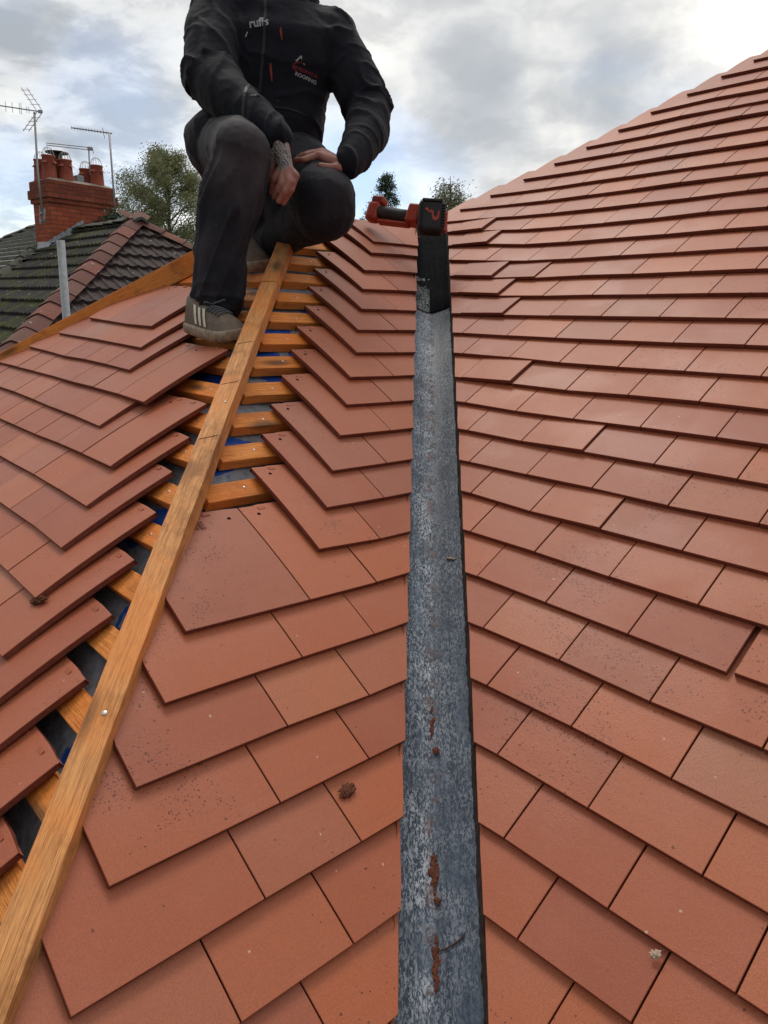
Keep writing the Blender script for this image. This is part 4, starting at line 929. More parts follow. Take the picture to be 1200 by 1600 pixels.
# shoes: grey suede trainers with three pale stripes
M_SUEDE = plain('grey_suede', (0.20, 0.155, 0.125), 0.9, 0.2, ns=60, amt=0.35, bs=0.5, bd=0.002)
M_SOLE = plain('dirty_sole', (0.42, 0.33, 0.25), 0.85, 0.25, ns=50, amt=0.4, bs=0.6, bd=0.002, dark=(0.13, 0.085, 0.06))
M_STRIPE = plain('pale_stripe', (0.68, 0.62, 0.52), 0.8, 0.3, ns=60, amt=0.25)
M_LACE = plain('grey_lace', (0.10, 0.11, 0.125), 0.9, 0.2, amt=0.2)
def make_shoe(heel, toe, upn, parent, laces=True):
    heel, toe, upn = Vector(heel), Vector(toe), Vector(upn).normalized()
    x = (toe - heel).normalized(); y = upn.cross(x).normalized(); z = x.cross(y); M = Matrix((x, y, z)).transposed().to_4x4(); M.translation = heel
    Ln = (toe - heel).length
    def wid(f): return (0.033 + 0.019 * math.sin(min(1, f * 1.15) * math.pi * 0.62)) * (1 - max(0, (f - 0.78) / 0.22) ** 2 * 0.62) * (0.55 + 0.45 * min(1, f / 0.08)) 
    def hgt(f):
        if f < .36: return 0.088 + 0.010 * math.cos(f / .36 * math.pi)
        return 0.030 + 0.050 * (1 - (f - .36) / .64) ** 1.3 + 0.018 * math.sin(min(1, (f - .36) / .64) * math.pi)
    n = 26; k = 20
    up_ = MB(); vs = []; fs = []
    for i in range(n + 1):
        f = i / n; w_ = wid(f); h = hgt(f) * (1 if f < .97 else .8)
        for j in range(k + 1):
            a = math.pi * j / k; cy = math.cos(a); sz = math.sin(a)
            vs.append(M @ Vector((f * Ln, math.copysign(abs(cy) ** .75, cy) * w_ * (0.95 - 0.22 * sz), 0.022 + (h - 0.022) * sz ** .8)))
    for i in range(n):
        for j in range(k): q = i * (k + 1) + j; fs.append((q, q + 1, q + k + 2, q + k + 1))
    fs.append(tuple(range(k + 1))); fs.append(tuple(n * (k + 1) + j for j in range(k + 1))[::-1]); up_.add(vs, fs)
    root = fixn(up_.build('shoe', M_SUEDE, parent, smooth=True))
    so_ = MB(); vs = []; fs = []; prof_ = [(0.90, 0.0), (1.0, 0.003), (1.06, 0.012), (1.06, 0.022), (1.02, 0.028), (0.94, 0.030)]
    m_ = 44; P = []
    for q in range(m_):
        a = 2 * math.pi * q / m_; f = 0.5 - 0.5 * math.cos(a); f = f; s = 1 if a < math.pi else -1
        P.append((f, s * wid(f)))
    for r, zz in prof_:
        for f, yy in P: vs.append(M @ Vector(((0.5 + (f - .5) * (1 + (r - 1) * .35)) * Ln, yy * r, zz + 0.012 * max(0, (f - .7) / .3) ** 2)))
    for i in range(len(prof_) - 1):
        for q in range(m_): fs.append((i * m_ + q, i * m_ + (q + 1) % m_, (i + 1) * m_ + (q + 1) % m_, (i + 1) * m_ + q))
    fs.append(tuple(range(m_))[::-1]); fs.append(tuple((len(prof_) - 1) * m_ + q for q in range(m_))); so_.add(vs, fs); fixn(so_.build('sole', M_SOLE, root, smooth=True))
    for sd_ in (-1, 1):
        for q in range(3):
            st = MB(); vs = []; nn = 9
            for i in range(nn):
                a = 0.10 + 0.62 * i / (nn - 1)
                for e_ in (0, 1):
                    f = 0.36 + q * 0.095 + 0.050 * e_ - 0.16 * i / (nn - 1); an = a * math.pi / 2; h = hgt(f); cy = math.cos(an); sz = math.sin(an)
                    vs.append(M @ Vector((f * Ln, sd_ * (cy ** .75 * wid(f) * (0.95 - 0.22 * sz) + 0.0030), 0.0225 + (h - 0.022) * sz ** .8 + 0.0015)))
            st.add(vs, [(2 * i, 2 * i + 1, 2 * i + 3, 2 * i + 2) for i in range(nn - 1)]); st.build('stripe', M_STRIPE, root)
    if laces:
        lc = MB()
        for q in range(5):
            f = 0.44 + q * 0.055; pts = []
            for i in range(9):
                an = math.pi * (0.30 + 0.40 * i / 8); h = hgt(f); cy = math.cos(an); sz = math.sin(an)
                pts.append(M @ Vector(((f + 0.03 * (i / 8)) * Ln, math.copysign(abs(cy) ** .75, cy) * wid(f) * (0.95 - .22 * sz), 0.0235 + (h - 0.022) * sz ** .8 + .002)))
            lc.tube(pts, 0.0026, 6)
        for sd_, ln in ((-1, .045), (1, .04)):
            pts = [M @ Vector((0.43 * Ln, 0, hgt(.43) + .003)) + M.to_3x3() @ Vector((ln * (.5 * math.sin(t * 3.0)) , sd_ * ln * .8 * math.sin(t * 2.6), 0.012 * math.sin(t * 3.1) + .004)) for t in [i / 10 for i in range(11)]]
            lc.tube(pts, 0.0026, 6)
        lc.build('lace', M_LACE, root, smooth=True)
    return root
make_shoe((-1.378, 0.402, 0.728), (-1.136, 0.422, 0.702), (0.10, -0.12, 1), person)
make_shoe((-1.700, 0.775, 0.985), (-1.48, 0.71, 0.90), (0.1, -0.2, 1), person, laces=False)
# ------------------------------------------------------------------ cordless tool lying on the ridge
M_TRED = plain('tool_red', (0.46, 0.050, 0.024), 0.45, 0.5, ns=80, amt=0.2)
M_TBLK = plain('tool_black', (0.022, 0.021, 0.022), 0.6, 0.4, ns=120, amt=0.3, bs=0.3, bd=0.001)
M_TGRY = plain('tool_grip', (0.060, 0.055, 0.055), 0.7, 0.3, ns=90, amt=0.3)
TH = Vector((-1.566, 1.279, 1.150)); TB = Vector((-1.345, 1.343, 1.122))
tx = (TB - TH).normalized(); ty = Vector((0.701, -0.666, 0.257)); ty = (ty - tx * ty.dot(tx)).normalized(); tz = tx.cross(ty)
if tz.z < 0: tz = -tz
TM = Matrix((tx, ty, tz)).transposed().to_4x4(); TM.translation = TH
tool = empty('cordless_tool', TH, 'red and black cordless power tool lying on the ridge at the top of the valley', 'power tool')
BX = Vector((0.70, 0.71, -0.03)).normalized(); BY = Vector((0.701, -0.666, 0.20)); BY = (BY - BX * BY.dot(BX)).normalized(); BZ = BX.cross(BY)
if BZ.z < 0: BZ = -BZ
BM = Matrix((BX, BY, BZ)).transposed().to_4x4(); BM.translation = TM @ Vector((0.238, 0.022, -0.006))
def rbox(name, c, d, m, parent, bev, seg=3, mw=None):
    return MB().box(c, d).build(name, m, parent, mw=mw if mw is not None else TM, bevel=bev, smooth=False, seg=seg)
mb = MB().tube([(-0.005, 0, 0.004), (0.05, 0, 0.004), (0.10, 0, 0.000), (0.155, 0, -0.004)], [0.024, 0.022, 0.0225, 0.026], 18); mb.build('grip', M_TGRY, tool, mw=TM, smooth=True)
rbox('body', (-0.012, 0.002, 0.001), (0.05, 0.05, 0.072), M_TRED, tool, 0.014)
rbox('body', (0.165, 0.006, 0.002), (0.052, 0.060, 0.068), M_TRED, tool, 0.008)
rbox('rail', (0.085, 0.004, -0.034), (0.13, 0.030, 0.014), M_TRED, tool, 0.005)
hd = rbox('head', (-0.004, 0.002, 0.044), (0.048, 0.044, 0.026), M_TRED, tool, 0.007)
for q in range(4): rbox('vent', (-0.02 + q * 0.0105, 0.0245, 0.044), (0.004, 0.002, 0.014), M_TBLK, hd, 0.0006, 1)
bt = rbox('battery', (0, 0, 0), (0.094, 0.064, 0.114), M_TBLK, tool, 0.020, 5, BM)
rbox('battery_rib', (0, 0.031, 0.050), (0.070, 0.010, 0.010), M_TBLK, bt, 0.003, 2, BM)
for q in range(8): rbox('battery_rib', (0.041, 0.031, 0.036 - q * 0.010), (0.012, 0.008, 0.005), M_TBLK, bt, 0.001, 1, BM)
rbox('latch', (0.050, -0.004, -0.012), (0.014, 0.03, 0.07), M_TRED, tool, 0.004, 2, BM)
# worn red flash on the battery face
def flat(name, poly, y, m, parent):
    mb = MB(); mb.add([(p[0], y, p[1]) for p in poly] + [(p[0], y - 0.004, p[1]) for p in poly], [tuple(range(len(poly)))] + [(i, (i + 1) % len(poly), (i + 1) % len(poly) + len(poly), i + len(poly)) for i in range(len(poly))])
    return fixn(mb.build(name, m, parent, mw=BM @ Matrix.Translation((-0.238, -0.0208, 0.008)) ))
flat('emblem', [(0.212, 0.012), (0.222, 0.016), (0.230, 0.004), (0.238, 0.012), (0.236, -0.002), (0.222, 0.004)], 0.0540, M_TRED, bt)
U = [(0.238, 0.006), (0.244, 0.006), (0.245, -0.010), (0.251, -0.016), (0.257, -0.010), (0.259, 0.006), (0.265, 0.006), (0.263, -0.018), (0.253, -0.028), (0.243, -0.024), (0.238, -0.012)]
flat('emblem', U, 0.0540, M_TRED, bt)

# ------------------------------------------------------------------ bits of mud and grit lying about
M_MUD = plain('mud', (0.20, 0.065, 0.035), 0.9, 0.2, ns=260, amt=0.5, bs=1.0, bd=0.003, dark=(0.06, 0.025, 0.018))
M_PALE = plain('pale_grit', (0.50, 0.36, 0.28), 0.9, 0.2, ns=150, amt=0.3)
M_TWIG = plain('twig_bark', (0.10, 0.05, 0.03), 0.9, 0.2, ns=120, amt=0.3)
def clod(name, P, nrm, r, m, lab, cat, sx=1.0, ax=None, seed=0, flat_=0.45):
    bm = bmesh.new(); bmesh.ops.create_icosphere(bm, subdivisions=4, radius=1)
    nrm = Vector(nrm).normalized(); a = Vector(ax).normalized() if ax else nrm.orthogonal().normalized(); a = (a - nrm * a.dot(nrm)).normalized(); b = nrm.cross(a)
    for v in bm.verts:
        c = v.co.copy(); k = 1 + 0.7 * noise.noise(c * 2.2 + Vector((seed, 0, 0))) + 0.45 * noise.noise(c * 5 + Vector((0, seed, 0))) + 0.25 * noise.noise(c * 12)
        v.co = (a * c.x * sx + b * c.y + nrm * (c.z * flat_ + flat_ * 0.3)) * r * k
    me = bpy.data.meshes.new(name); bm.to_mesh(me); bm.free(); me.materials.append(m)
    for p in me.polygons: p.use_smooth = True
    o = bpy.data.objects.new(name, me); COL.objects.link(o); o.location = P; return tag(o, lab, cat)
VD = (-1, 1, TP)
clod('mud_lump', (-0.143, -0.047, 0.0925), PA.n, 0.0085, M_MUD, 'brown mud lump stuck on a tile left of the lead valley', 'mud', 1.5, (0, 1, 0.3), 3, 0.15)
clod('grit_spot', (0.298, 0.070, 0.0495), PB.n, 0.0045, M_PALE, 'pale grit spot on a tile at the bottom right', 'grit', 1.3, None, 5, 0.3)
clod('bark_chip', (-0.736, -0.276, 0.272), PC.n, 0.008, M_MUD, 'small brown chip on the left slope tiles beyond the plank', 'chip', 2.2, (1, 0.6, 0.2), 8)
def flakes(P, ln, wd, n, lab, seed):
    """a patch of drying rusty mud, many crumbs fused in one mesh lying on the lead"""
    r = random.Random(seed); ax = Vector(VD).normalized(); sd_ = Vector((1, 1, 0)).normalized(); up = sd_.cross(ax); up = up if up.z > 0 else -up; P = Vector(P); bm = bmesh.new()
    for i in range(n):
        t = r.uniform(-1, 1); rr = r.uniform(.0012, .0042) * (1 - abs(t) * .45); c = P + ax * t * ln + sd_ * r.gauss(0, wd * (1.1 - abs(t))) ; c += up * (-0.0008)
        res = bmesh.ops.create_icosphere(bm, subdivisions=2, radius=1)
        for v in res['verts']:
            k = 1 + .5 * noise.noise(v.co * 3 + Vector((i, seed, 0))); v.co = c + (ax * v.co.x * 1.5 + sd_ * v.co.y + up * v.co.z * .35) * rr * k
    me = bpy.data.meshes.new('mud_streak'); bm.to_mesh(me); bm.free(); me.materials.append(M_MUD)
    for p in me.polygons: p.use_smooth = True
    o = bpy.data.objects.new('mud_streak', me); COL.objects.link(o); tag(o, lab, 'mud')
def leadz(s_, v): return v / 2 * TP + math.sqrt(s_ * s_ + 0.035 ** 2) / 2 * TP - 0.065 + 0.0015
for (s_, v, ln, wd, n, lab, sd2) in ((0.004, 0.066, 0.030, 0.0032, 70, 'upper rusty mud streak in the crease of the lead valley', 3), (0.006, -0.090, 0.034, 0.0028, 75, 'lower rusty mud streak in the lead valley near the picture bottom', 5), (0.0, 0.40, 0.030, 0.0016, 26, 'thin line of mud crumbs in the valley crease above both rusty streaks', 8)):
    flakes(((s_ - v) / 2, (s_ + v) / 2, leadz(s_, v)), ln, wd, n, lab, sd2)
clod('mud_lump', (-0.002, 0.012, -0.0395), (0, 0, 1), 0.0045, M_MUD, 'small mud lump just below the upper mud streak in the valley', 'mud', 1.2, VD, 17, 0.4)
clod('mud_lump', (-0.159, 0.168, 0.0705), (0, 0, 1), 0.0055, M_MUD, 'mud lump in the valley crease level with the plank nail', 'mud', 1.5, VD, 19, 0.4)
clod('leaf_scrap', (-0.423, 0.483, 0.291), (0, 0, 1), 0.0050, M_PALE, 'yellowish leaf scrap lying halfway up the lead valley', 'leaf', 2.0, (1, 0.4, 0), 23, 0.3)
mb = MB().tube([(x_, y_, leadz(x_ + y_, y_ - x_) + 0.001) for x_, y_ in ((0.040, -0.032), (0.047, -0.023), (0.053, -0.012), (0.0575, -0.001), (0.058, 0.010))], [0.0006, 0.0012, 0.0013, 0.0010, 0.0004], 7)
tag(mb.build('twig', M_TWIG, None, origin=(0.05, -0.01, -0.05), smooth=True), 'thin brown twig lying across the lead valley above the lower mud streak', 'twig')
for o in [o for o in COL.objects if o.name.split('.')[0] in ('mud_lump', 'leaf_scrap')]:
    s_, v = o.location.x + o.location.y, o.location.y - o.location.x
    if abs(s_) < 0.08: o.location.z = leadz(s_, v)
# stamp on the bare tile head
vs, fs = text_mesh('ACME'[2:], 0.028, 0.0002)
e5 = next((t for t in tiles if t['side'] == 'A' and t['k'] == 5 and t['j'] == 2), None)
if e5 and 'obj' in e5:
    mb = MB(); M_STAMP = plain('stamped_letters', (0.20, 0.075, 0.05), 0.8, 0.2, amt=0.2)
    mb.add([PA.at(-0.022 + v[0] * 0.98 , 0.5085 + 0.218 + v[1], prof(0.218 + v[1]) + 0.0016) for v in vs], fs); mb.build('lettering', M_STAMP, e5['obj'])

# ------------------------------------------------------------------ scaffold tube beyond the far hip
def galv():
    m, t, b = mat('galvanised', rough=0.5, spec=0.5, metal=0.3); g = N(t, 'ShaderNodeNewGeometry').outputs['Position']
    n = tex(t, 'ShaderNodeTexNoise', 28, detail=5, rough=0.7, vec=g).outputs[0]
    t.links.new(mixc(t, rmp(t, n, [(0.35, 0.0), (0.7, 1.0)]), (0.33, 0.35, 0.36), (0.21, 0.22, 0.225)), b.inputs['Base Color']); return m
M_GALV = galv()
mb = MB(); mb.lathe([(0.0205, -6.9), (0.0242, -6.9), (0.0242, 0.0), (0.0205, 0.0), (0.0205, -0.4)], n=24)
tag(fixn(mb.build('scaffold_tube', M_GALV, None, mw=Matrix.Translation((-4.349, 1.165, 1.172)), smooth=True)), 'upright galvanised scaffold tube beyond the left roof edge, open at its top', 'scaffold tube')

# ------------------------------------------------------------------ neighbouring houses
def roof_tiles_material(name, base, dark, moss, mossamt):
    m, t, b = mat(name, rough=0.85, spec=0.3); g = N(t, 'ShaderNodeNewGeometry').outputs['Position']
    n = tex(t, 'ShaderNodeTexNoise', 3.0, detail=6, rough=0.65, vec=g).outputs[0]; f = tex(t, 'ShaderNodeTexNoise', 40, detail=4, rough=0.7, vec=g).outputs[0]
    c = mixc(t, rmp(t, f, [(0.35, 0.0), (0.7, 1.0)]), base, dark)
    c = mixc(t, mth(t, 'MULTIPLY', mth(t, 'MULTIPLY', rmp(t, n, [(0.46, 0.0), (0.62, 1.0)]), rmp(t, f, [(0.38, 0.0), (0.52, 1.0)])), mossamt), c, moss)
    v = tex(t, 'ShaderNodeTexVoronoi', 9, vec=g); w2 = tex(t, 'ShaderNodeTexNoise', 60, detail=2, vec=g).outputs[0]
    li = mth(t, 'LESS_THAN', mth(t, 'ADD', v.outputs['Distance'], mth(t, 'MULTIPLY', mth(t, 'SUBTRACT', w2, .5), .5)), 0.17)
    cs = N(t, 'ShaderNodeSeparateColor'); t.links.new(v.outputs['Color'], cs.inputs[0])
    c = mixc(t, mth(t, 'MULTIPLY', mth(t, 'MULTIPLY', li, mth(t, 'GREATER_THAN', cs.outputs[1], 0.72)), 0.65), c, (0.34, 0.34, 0.32))
    t.links.new(c, b.inputs['Base Color']); bump(t, b, f, 0.6, 0.01); return m
M_RT1 = roof_tiles_material('moss_roof', (0.040, 0.037, 0.040), (0.015, 0.013, 0.014), (0.085, 0.095, 0.010), 0.85)
M_RT2 = roof_tiles_material('brown_roof', (0.075, 0.050, 0.048), (0.020, 0.014, 0.014), (0.045, 0.045, 0.03), 0.25)
M_RT3 = roof_tiles_material('grey_roof', (0.34, 0.34, 0.33), (0.14, 0.14, 0.14), (0.12, 0.14, 0.04), 0.6)
M_HT = roof_tiles_material('hip_tile_red', (0.17, 0.065, 0.050), (0.10, 0.042, 0.035), (0.09, 0.07, 0.05), 0.4)
M_HTS = [M_HT] + [roof_tiles_material('hip_tile_red', a, b_, (0.09, 0.07, 0.05), 0.4) for a, b_ in (((0.24, 0.085, 0.06), (0.14, 0.05, 0.04)), ((0.14, 0.05, 0.042), (0.08, 0.032, 0.03)), ((0.20, 0.09, 0.07), (0.11, 0.055, 0.045)))]
M_RG = roof_tiles_material('ridge_tile_grey', (0.10, 0.095, 0.085), (0.05, 0.047, 0.042), (0.07, 0.08, 0.03), 0.7)
def slope(pl, lo, hi, umax, gauge, pitch, amp, step, m, name, parent):
    mb = MB(); nc = int(umax / gauge)
    for c in range(nc + 1):
        ua = c * gauge; ubb = min(ua + gauge, umax)
        if ubb - ua < 0.02: continue
        x0 = min(lo(ua), lo(ubb)); x1 = max(hi(ua), hi(ubb)); nx = max(4, int((x1 - x0) / (pitch / 6))); vs = []; fs = []
        off = 0
        rows = ((ua, step, -step - 0.01), (ua, step, 0.0), (ubb, 0.0, 0.0))
        for (u, hh, dd) in rows:
            for j in range(nx + 1):
                x = x0 + (x1 - x0) * j / nx; xx = min(max(x, lo(u)), hi(u)); ph = (xx / pitch + off) % 1.0
                wv_ = amp * max(0, math.cos((ph - .5) * 2 * math.pi)) ** 0.8
                vs.append(pl.at(xx, u, hh + wv_ + dd + 0.004 * noise.noise(Vector((xx * 2, u * 2, c)))))
        for i in range(2):
            for j in range(nx): q = i * (nx + 1) + j; fs.append((q, q + 1, q + nx + 2, q + nx + 1))
        mb.add(vs, fs)
    return mb.build(name, m, parent)
def ridge_run(a, b, n_up, w_, m, parent, name, ln=0.42, phase=0.0):
    a, b = Vector(a), Vector(b); d = (b - a).normalized(); L_ = (b - a).length; s = d.cross(Vector((0, 0, 1))).normalized(); u = s.cross(d); k = int(L_ / (ln * 0.92))
    for i in range(k + 1):
        p = a + d * (i * ln * 0.92); mb = MB(); vs = []; r = random.Random(i * 7 + int(w_ * 1000)); jt = r.uniform(-0.004, 0.010)
        for t, ex in ((0.0, 0.012), (ln, -0.006)):
            for q in range(9):
                an = math.pi * q / 8; x = math.cos(an) * w_; y = (1 - abs(math.cos(an)) ** 1.25) * w_ * 0.50
                vs.append(p + d * t + s * x * (1 + ex) + u * (y + ex + 0.022 + jt))
        vs += [v - u * 0.045 for v in vs[:9]] + [v - u * 0.045 for v in vs[9:18]]
        fs = [(j, j + 1, j + 10, j + 9) for j in range(8)] + [(j, j + 18, j + 19, j + 1) for j in range(8)] + [(j + 9, j + 10, j + 28, j + 27) for j in range(8)]
        fs.append(tuple(range(9)))
        mb.add(vs, fs); fixn(mb.build(name, m[i % len(m)] if isinstance(m, list) else m, parent, smooth=False))
PN = Vector((-11.538, 5.080, 2.101)); tn = math.tan(R_(32)); cn_, sn_ = math.cos(R_(32)), math.sin(R_(32))
H2 = empty('neighbour_house', (-14, 5, -5.8), 'neighbouring house with dark mossy tiled hip roof edged by red hip tiles', 'house')
RUN = 4.6; UL = RUN / cn_
P1 = Plane((PN.x, PN.y - RUN, PN.z - RUN * tn), (1, 0, 0), (0, cn_, sn_))
slope(P1, lambda u: (-2.12 - (u - 3.65) * 0.67) if u > 3.65 else -2.12 - (3.65 - u) * 0.1, lambda u: RUN - u * cn_, UL, 0.33, 0.15, 0.020, 0.045, M_RT1, 'roof', H2)
P2 = Plane((PN.x + RUN, PN.y, PN.z - RUN * tn), (0, 1, 0), (-cn_, 0, sn_))
slope(P2, lambda u: -(RUN - u * cn_), lambda u: RUN - u * cn_, UL, 0.33, 0.17, 0.026, 0.045, M_RT2, 'roof', H2)
mb = MB(); z0 = PN.z - RUN * tn
mb.add([PN, PN + Vector((RUN, RUN, -RUN * tn)), PN + Vector((-3.3, RUN, -RUN * tn)), PN + Vector((-3.3, 0, 0))], [(0, 1, 2, 3)]); mb.build('roof', M_RT2, H2)
ridge_run(PN + Vector((RUN, -RUN, -RUN * tn)), PN, 1, 0.17, M_HTS, H2, 'hip_tile', 0.40)
ridge_run(PN + Vector((RUN, RUN, -RUN * tn)), PN, 1, 0.15, M_HTS, H2, 'hip_tile', 0.40)
ridge_run(PN + Vector((-3.3, 0, 0)), PN + Vector((0, 0, 0)), 1, 0.13, M_RG, H2, 'ridge_tile', 0.42)
M_WALL = plain('pale_render', (0.35, 0.22, 0.16), 0.9, ns=5, amt=0.15)
MB().box((PN.x + 0.9, PN.y, z0 - 2.6), (6.6, RUN * 2 - 0.8, 5.0)).build('wall', M_WALL, H2)
ridge_run(P1.at(-2.12, 3.65, 0.03), P1.at(-2.9, 4.80, 0.03), 1, 0.12, M_RG, H2, 'valley_tile', 0.42)
# brick chimney
def brick_material():
    m, t, b = mat('chimney_brick', rough=0.9, spec=0.2)
    o = N(t, 'ShaderNodeTexCoord').outputs['Object']; s3 = N(t, 'ShaderNodeSeparateXYZ'); t.links.new(o, s3.inputs[0])
    cb = N(t, 'ShaderNodeCombineXYZ'); t.links.new(mth(t, 'ADD', s3.outputs[0], s3.outputs[1]), cb.inputs[0]); t.links.new(s3.outputs[2], cb.inputs[1])
    br = N(t, 'ShaderNodeTexBrick'); t.links.new(cb.outputs[0], br.inputs['Vector']); br.inputs['Scale'].default_value = 1.0; br.inputs['Brick Width'].default_value = 0.225; br.inputs['Row Height'].default_value = 0.075
    br.inputs['Mortar Size'].default_value = 0.006; br.inputs['Mortar Smooth'].default_value = 0.3; br.inputs['Bias'].default_value = 0.0
    br.inputs['Color1'].default_value = (0.50, 0.125, 0.06, 1); br.inputs['Color2'].default_value = (0.34, 0.075, 0.042, 1); br.inputs['Mortar'].default_value = (0.17, 0.085, 0.06, 1)
    n = tex(t, 'ShaderNodeTexNoise', 3.2, detail=6, rough=0.65, vec=o).outputs[0]; f = tex(t, 'ShaderNodeTexNoise', 45, detail=4, vec=o).outputs[0]
    zz = rmp(t, mth(t, 'ADD', mth(t, 'MULTIPLY', s3.outputs[2], 0.6), mth(t, 'MULTIPLY', n, 0.5)), [(0.78, 0.0), (0.98, 0.65)])
    c = mixc(t, mth(t, 'MULTIPLY', zz, rmp(t, f, [(0.35, 0.4), (0.6, 1.0)])), br.outputs['Color'], (0.045, 0.03, 0.028))
    c = mixc(t, mth(t, 'MULTIPLY', rmp(t, n, [(0.60, 0.0), (0.68, 1.0)]), 0.55), c, (0.05, 0.03, 0.03))
    c = mixc(t, mth(t, 'MULTIPLY', f, 0.15), c, (0.15, 0.05, 0.035))
    t.links.new(c, b.inputs['Base Color']); bump(t, b, mth(t, 'ADD', mth(t, 'MULTIPLY', br.outputs['Fac'], -1.0), mth(t, 'MULTIPLY', f, 0.4)), 0.8, 0.01); return m
M_CB = brick_material()
th = R_(5); CHM = Matrix.Translation((-13.86, 4.59, 1.50)) @ Matrix.Rotation(th, 4, 'Z')
CH = empty('chimney', (-13.9, 4.5, 1.5), 'weathered orange brick chimney stack with terracotta pots on the neighbouring roof', 'chimney')
LX, LY = 0.66, 1.22        # the stack runs back in local -x and along local +y
mb = MB(); mb.box((-LX / 2, LY / 2, 0.42), (LX, LY, 1.25)); mb.build('stack', M_CB, CH, mw=CHM)
mb = MB(); mb.box((-LX / 2, LY / 2, 1.0775), (LX + 0.07, LY + 0.07, 0.075)); mb.box((-LX / 2, LY / 2, 1.19), (LX + 0.13, LY + 0.13, 0.15)); mb.box((-LX / 2, LY / 2, 1.34), (LX + 0.07, LY + 0.07, 0.15)); mb.build('corbel', M_CB, CH, mw=CHM, bevel=0.004)
M_FLA = plain('mortar_flaunching', (0.30, 0.25, 0.20), 0.9, ns=20, amt=0.3, bs=0.5, bd=0.01)
mb = MB(); vs = []; 
for (ix, iz) in ((0.0, 1.416), (0.12, 1.47)):
    vs += [(-LX - .03 + ix, -.03 + ix, iz), (.03 - ix, -.03 + ix, iz), (.03 - ix, LY + .03 - ix, iz), (-LX - .03 + ix, LY + .03 - ix, iz)]
mb.add(vs, [(0, 1, 5, 4), (1, 2, 6, 5), (2, 3, 7, 6), (3, 0, 4, 7), (4, 5, 6, 7)]); fixn(mb.build('flaunching', M_FLA, CH, mw=CHM))
M_POT = plain('terracotta_pot', (0.36, 0.085, 0.05), 0.8, ns=12, amt=0.3, bs=0.3, bd=0.004)
M_WIRE = plain('guard_wire', (0.45, 0.45, 0.44), 0.5, 0.5, 0.4, amt=0.1)
def pot(x, y, h, guard=True, cowl=False):
    M = CHM @ Matrix.Translation((x, y, 1.44)); mb = MB()
    mb.lathe([(0.135, 0), (0.128, 0.02), (0.110, h - 0.03), (0.120, h - 0.02), (0.120, h), (0.098, h), (0.095, h - 0.2)], n=22)
    p = fixn(mb.build('pot', M_POT, CH, mw=M, smooth=True))
    for k in range(4):        # hooded side vents
        a = k * math.pi / 2 + 0.5; m2 = M @ Matrix.Rotation(a, 4, 'Z') @ Matrix.Translation((0.112, 0, h * 0.70)); hb = MB(); vs = []
        for i in range(7):
            t = math.pi * i / 6; vs += [(0.0, 0.055 * math.cos(t), 0.035 * math.sin(t)), (0.050, 0.045 * math.cos(t), 0.018 * math.sin(t) - 0.028)]
        hb.add(vs, [(2 * i, 2 * i + 1, 2 * i + 3, 2 * i + 2) for i in range(6)]); hb.build('vent_hood', M_POT, p, mw=m2)
    if guard:
        g = MB()
        for k in range(6):
            a = k * math.pi / 6; pts = [(math.cos(a) * 0.105 * math.cos(t), math.sin(a) * 0.105 * math.cos(t), h - 0.01 + 0.15 * math.sin(t)) for t in [math.pi * i / 12 for i in range(13)]]
            g.tube(pts, 0.0030, 5)
        g.build('wire_guard', M_WIRE, p, mw=M)
    if cowl:
        g = MB(); g.lathe([(0.09, h), (0.09, h + 0.10), (0.20, h + 0.11), (0.20, h + 0.13), (0.02, h + 0.16)], n=18); g.build('cowl', M_TBLK, p, mw=M)
pot(-0.52, 0.13, 0.36); pot(-0.20, 0.13, 0.40); pot(-0.17, 0.42, 0.37); pot(-0.46, 0.42, 0.40, False, True)
pot(-0.44, 0.94, 0.32); pot(-0.18, 1.02, 0.37)
MB().box((-.3, .72, 1.52), (.16, .14, .16)).build('vent_block', M_GALV, CH, mw=CHM, bevel=0.01)
# lead flashing up the side of the stack
M_FLASH = plain('grey_flashing', (0.32, 0.34, 0.37), 0.5, 0.4, 0.2, ns=25, amt=0.4, bs=0.7, bd=0.02)
mb = MB(); vs = []; fs = []
for i in range(31):
    t = i / 30; y = -0.06 + t * 0.66; zr = (4.59 + y * math.cos(th) - PN.y) * tn + PN.z - 1.50
    for x, dz in ((0.012, 0.14), (0.016, 0.04), (0.11, 0.03), (0.15, 0.015)):
        vs.append((x + 0.012 * noise.noise(Vector((t * 9, x * 20, 0))), y, zr + dz + 0.03 * noise.noise(Vector((t * 12, x * 9, 4)))))
for i in range(30):
    for j in range(3): q = i * 4 + j; fs.append((q, q + 1, q + 5, q + 4))
for (xa, xb) in ((-LX, 0.05),):
    b0 = len(vs)
    for i in range(13):
        x = xa + (xb - xa) * i / 12
        for y, dz in ((-0.02, 0.10), (-0.16, 0.02)): vs.append((x, y, (4.59 + y - PN.y) * tn + PN.z - 1.50 + dz + 0.02 * noise.noise(Vector((x * 12, y * 9, 1)))))
    for i in range(12): fs.append((b0 + 2 * i, b0 + 2 * i + 1, b0 + 2 * i + 3, b0 + 2 * i + 2))
mb.add(vs, fs); mb.build('flashing', M_FLASH, CH, mw=CHM, smooth=True)
